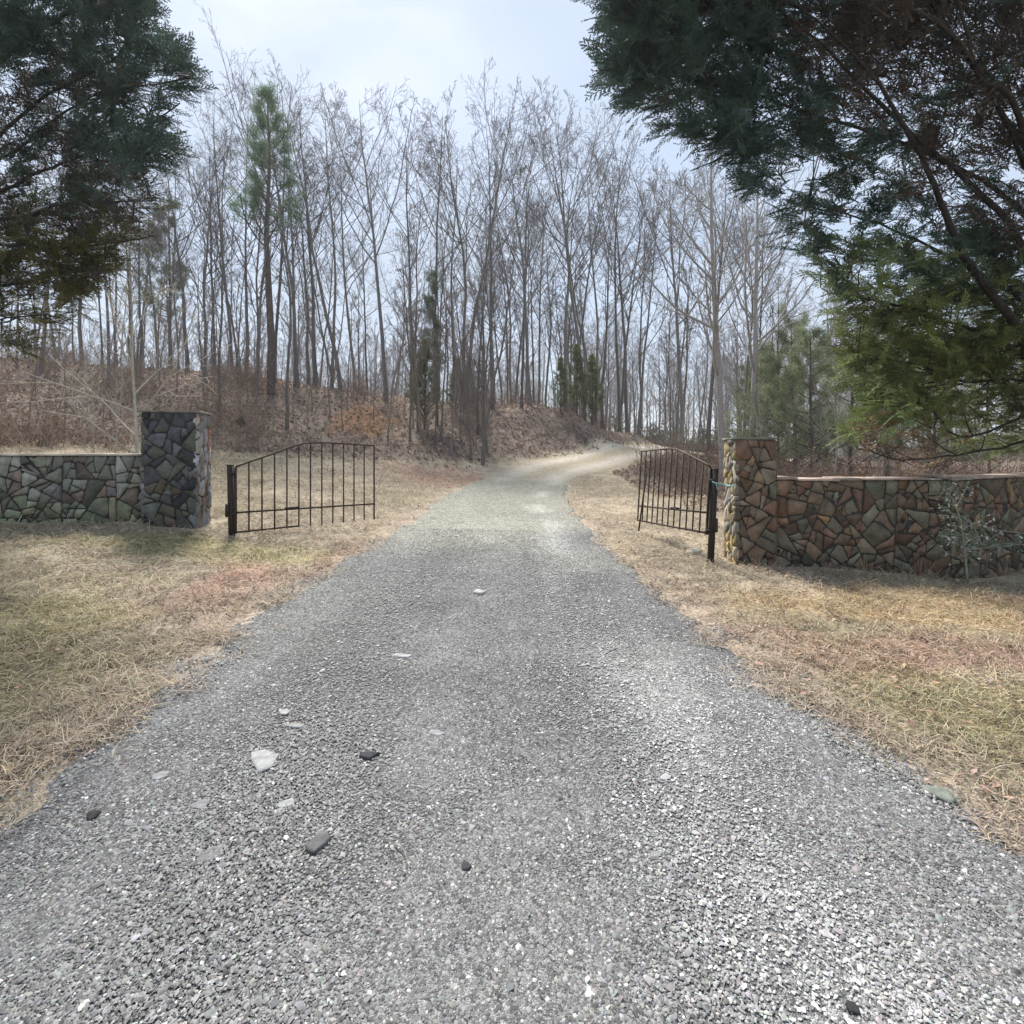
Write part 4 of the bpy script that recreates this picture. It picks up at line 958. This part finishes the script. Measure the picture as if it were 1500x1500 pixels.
limL = [([(-60,250,7.8),(0,205,7.7),(65,150,7.5),(130,115,7.3),(200,60,7.1)], .05, .8), ([(-40,300,7.6),(30,265,7.5),(90,240,7.4),(170,210,7.2),(270,150,6.9)], .045, .6),
 ([(-60,240,8),(20,225,7.9),(90,175,7.7),(150,140,7.5),(290,110,7.0)], .04, .6), ([(-50,330,7.6),(40,318,7.5),(110,300,7.3),(220,300,7.0)], .04, .4),
 ([(-60,430,7.8),(40,410,7.6),(130,388,7.4),(170,390,7.2)], .035, .3), ([(-60,500,7.8),(0,480,7.7),(80,470,7.5)], .03, .2), ([(-60,130,7.6),(40,60,7.5),(120,0,7.3),(200,-100,7)], .05, .8),
 ([(-50,360,7.5),(60,345,7.4),(150,340,7.2),(235,320,7.0)], .035, .35), ([(-200,100,8),(-250,-100,8)], .05, .8)]
cypress('cypress_tree', 'dark cypress hanging into view above the left wall', (-9.3,8.1,10.5,.19), limL, outL, (-500,310,-300,570), depL, shL, 3000, 61, gfL)

# ------------------------------------------------------------------ shrub in front of the right wall
def shrub():
    r = np.random.default_rng(5); b = P(1418,842,6.05); b[2] = h1(b[0], b[1]); root = empty('shrub', b); tag(root, 'small shrub with glossy leaves growing against the dark right wall', 'shrub')
    st = MB(); main = smooth_line([b-(0,0,.02), P(1412,800,6.05), P(1408,770,6.05), P(1400,740,6.03), P(1388,722,6.0), P(1372,708,6.0)], 16); st.tube(main, np.linspace(.013, .004, 16), 6, (.26,.27,.20))
    ends = []
    for q_ in [((1410,785),(1390,775),(1376,781)),((1411,800),(1395,795),(1380,790)),((1409,775),(1425,768),(1440,764)),((1413,810),(1440,795),(1462,782)),((1412,815),(1390,812),(1375,800)),((1400,745),(1412,722),(1420,705)),((1412,800),(1425,788),(1450,786)),((1440,772),(1470,778),(1510,782)),((1450,800),(1480,796),(1512,800)),((1406,765),(1392,750),(1378,748)),((1413,805),(1450,802),(1500,797))]:
        l = smooth_line([P(a, b_, 6.05+r.normal(0, .06)) for a, b_ in q_], 8); st.tube(l, np.linspace(.006, .0025, 8), 5, (.34,.34,.28)); ends.append(l)
    st.build('stems', M_bark, root, smooth=True)
    c = np.concatenate(ends+[main[6:]])
    c = np.repeat(c, 6, 0)+r.normal(0, .055, (len(c)*6, 3)); c = c[c[:, 2] > h1(b[0], b[1])+.04]; k = len(c)
    d = nrm(r.normal(0, 1, (k, 3))+(0, -.3, .3)); s_ = nrm(np.cross(d, r.normal(0, 1, (k, 3)))); L = r.uniform(.025, .055, (k, 1))
    V = np.stack([c, c+d*L*.5+s_*L*.22, c+d*L, c+d*L*.5-s_*L*.22], 1); lf = MB().add(V.reshape(-1, 3), np.arange(k*4).reshape(-1, 4), np.repeat(np.where(r.random((k, 1)) < .35, [[.5,.52,.46]], [[.14,.19,.11]]), 4, 0))
    lf.build('leaves', mat('glossy_leaf', .35, 5, .2, 0, spec=.6), root)
shrub()
# dead weeds at the foot of the right wall
def weeds(label, spots, seed):
    r = np.random.default_rng(seed)
    for px, py, hpx in spots:
        d = 6.1; b = P(px, py, d); b[2] = h1(b[0], b[1]); mb = MB()
        for _ in range(9):
            a = b+r.normal(0, .03, 3)*(1, 1, 0); e = a+np.array([r.normal(0, .06), r.normal(0, .04), hpx/F*d*r.uniform(.5, 1)]); mb.tube(smooth_line([a, (a+e)/2+r.normal(0, .012, 3), e], 5), [.003,.0025,.002,.002,.0015], 4, (.34,.24,.16))
        o = mb.build('dry_weed', M_twig, origin=b); tag(o, label, 'weed', 'dry weeds at the foot of the right wall')
weeds('tuft of dry brown weed stems at the foot of the right wall', [(1110,832,22),(1150,838,20),(1205,842,24),(1265,846,40),(1232,846,18),(1330,850,26),(1352,852,40),(1375,850,24),(1460,848,22)], 6)

# ------------------------------------------------------------------ haze
hm = bpy.data.materials.new('haze'); hm.use_nodes = True; hn = hm.node_tree; hn.nodes.remove(hn.nodes['Principled BSDF'])
hv = hn.nodes.new('ShaderNodeVolumePrincipled'); hv.inputs['Color'].default_value = (.93,.96,1,1); hv.inputs['Density'].default_value = .001; hv.inputs['Anisotropy'].default_value = .3
hn.links.new(hv.outputs[0], hn.nodes['Material Output'].inputs['Volume'])
hz = MB().box((0, 0, 12), (1500, 1500, 28)).build('haze', hm); tag(hz, 'thin pale winter haze hanging between the trees', kind='stuff')

# ------------------------------------------------------------------ light, sky, camera
w = bpy.data.worlds.new('World'); bpy.context.scene.world = w; w.use_nodes = True; nt = w.node_tree; N = nt.nodes; L = nt.links
bg = N['Background']; bg.inputs['Strength'].default_value = .10
SEL, SAZ = R_(50), R_(-22)
sky = N.new('ShaderNodeTexSky'); sky.sky_type = 'NISHITA'; sky.sun_disc = False; sky.sun_elevation = SEL; sky.sun_rotation = SAZ; sky.air_density = 1.0; sky.dust_density = 1.0; sky.ozone_density = 1.5
tc = N.new('ShaderNodeTexCoord'); mp = N.new('ShaderNodeMapping'); mp.inputs['Scale'].default_value = (1.0, 1.0, 2.2); L.new(tc.outputs['Generated'], mp.inputs['Vector'])
nz = N.new('ShaderNodeTexNoise'); nz.inputs['Scale'].default_value = 1.9; nz.inputs['Detail'].default_value = 7; nz.inputs['Roughness'].default_value = .5; L.new(mp.outputs[0], nz.inputs['Vector'])
rp = N.new('ShaderNodeMapRange'); rp.inputs[1].default_value = .40; rp.inputs[2].default_value = .60; rp.inputs[3].default_value = .6; rp.inputs[4].default_value = 1; L.new(nz.outputs['Fac'], rp.inputs[0])
mx = N.new('ShaderNodeMix'); mx.data_type = 'RGBA'; L.new(rp.outputs[0], mx.inputs['Factor']); L.new(sky.outputs[0], mx.inputs['A']); mx.inputs['B'].default_value = (3.9, 4.55, 5.55, 1)
L.new(mx.outputs['Result'], bg.inputs['Color'])
sun = bpy.data.lights.new('sun', 'SUN'); sun.energy = 4.4; sun.angle = R_(14); sun.color = (1, .96, .90)
so = bpy.data.objects.new('sun', sun); C.objects.link(so)
from mathutils import Vector
sd = Vector((math.sin(SAZ)*math.cos(SEL), math.cos(SAZ)*math.cos(SEL), math.sin(SEL))); so.rotation_euler = sd.to_track_quat('Z', 'Y').to_euler(); so.location = (0, 0, 30)
cam = bpy.data.cameras.new('camera'); co = bpy.data.objects.new('camera', cam); C.objects.link(co); co.location = (0, 0, EYE); co.rotation_euler = (R_(90), 0, 0)
cam.lens = 36*F/1500; cam.sensor_width = 36; cam.shift_y = -(750-HY)/1500; cam.clip_end = 3000; cam.clip_start = .05
sc = bpy.context.scene; sc.camera = co; sc.view_settings.view_transform = 'Standard'; sc.view_settings.look = 'None'; sc.view_settings.exposure = .78; sc.view_settings.gamma = 1
sc.cycles.max_bounces = 6; sc.cycles.diffuse_bounces = 3; sc.cycles.transmission_bounces = 3
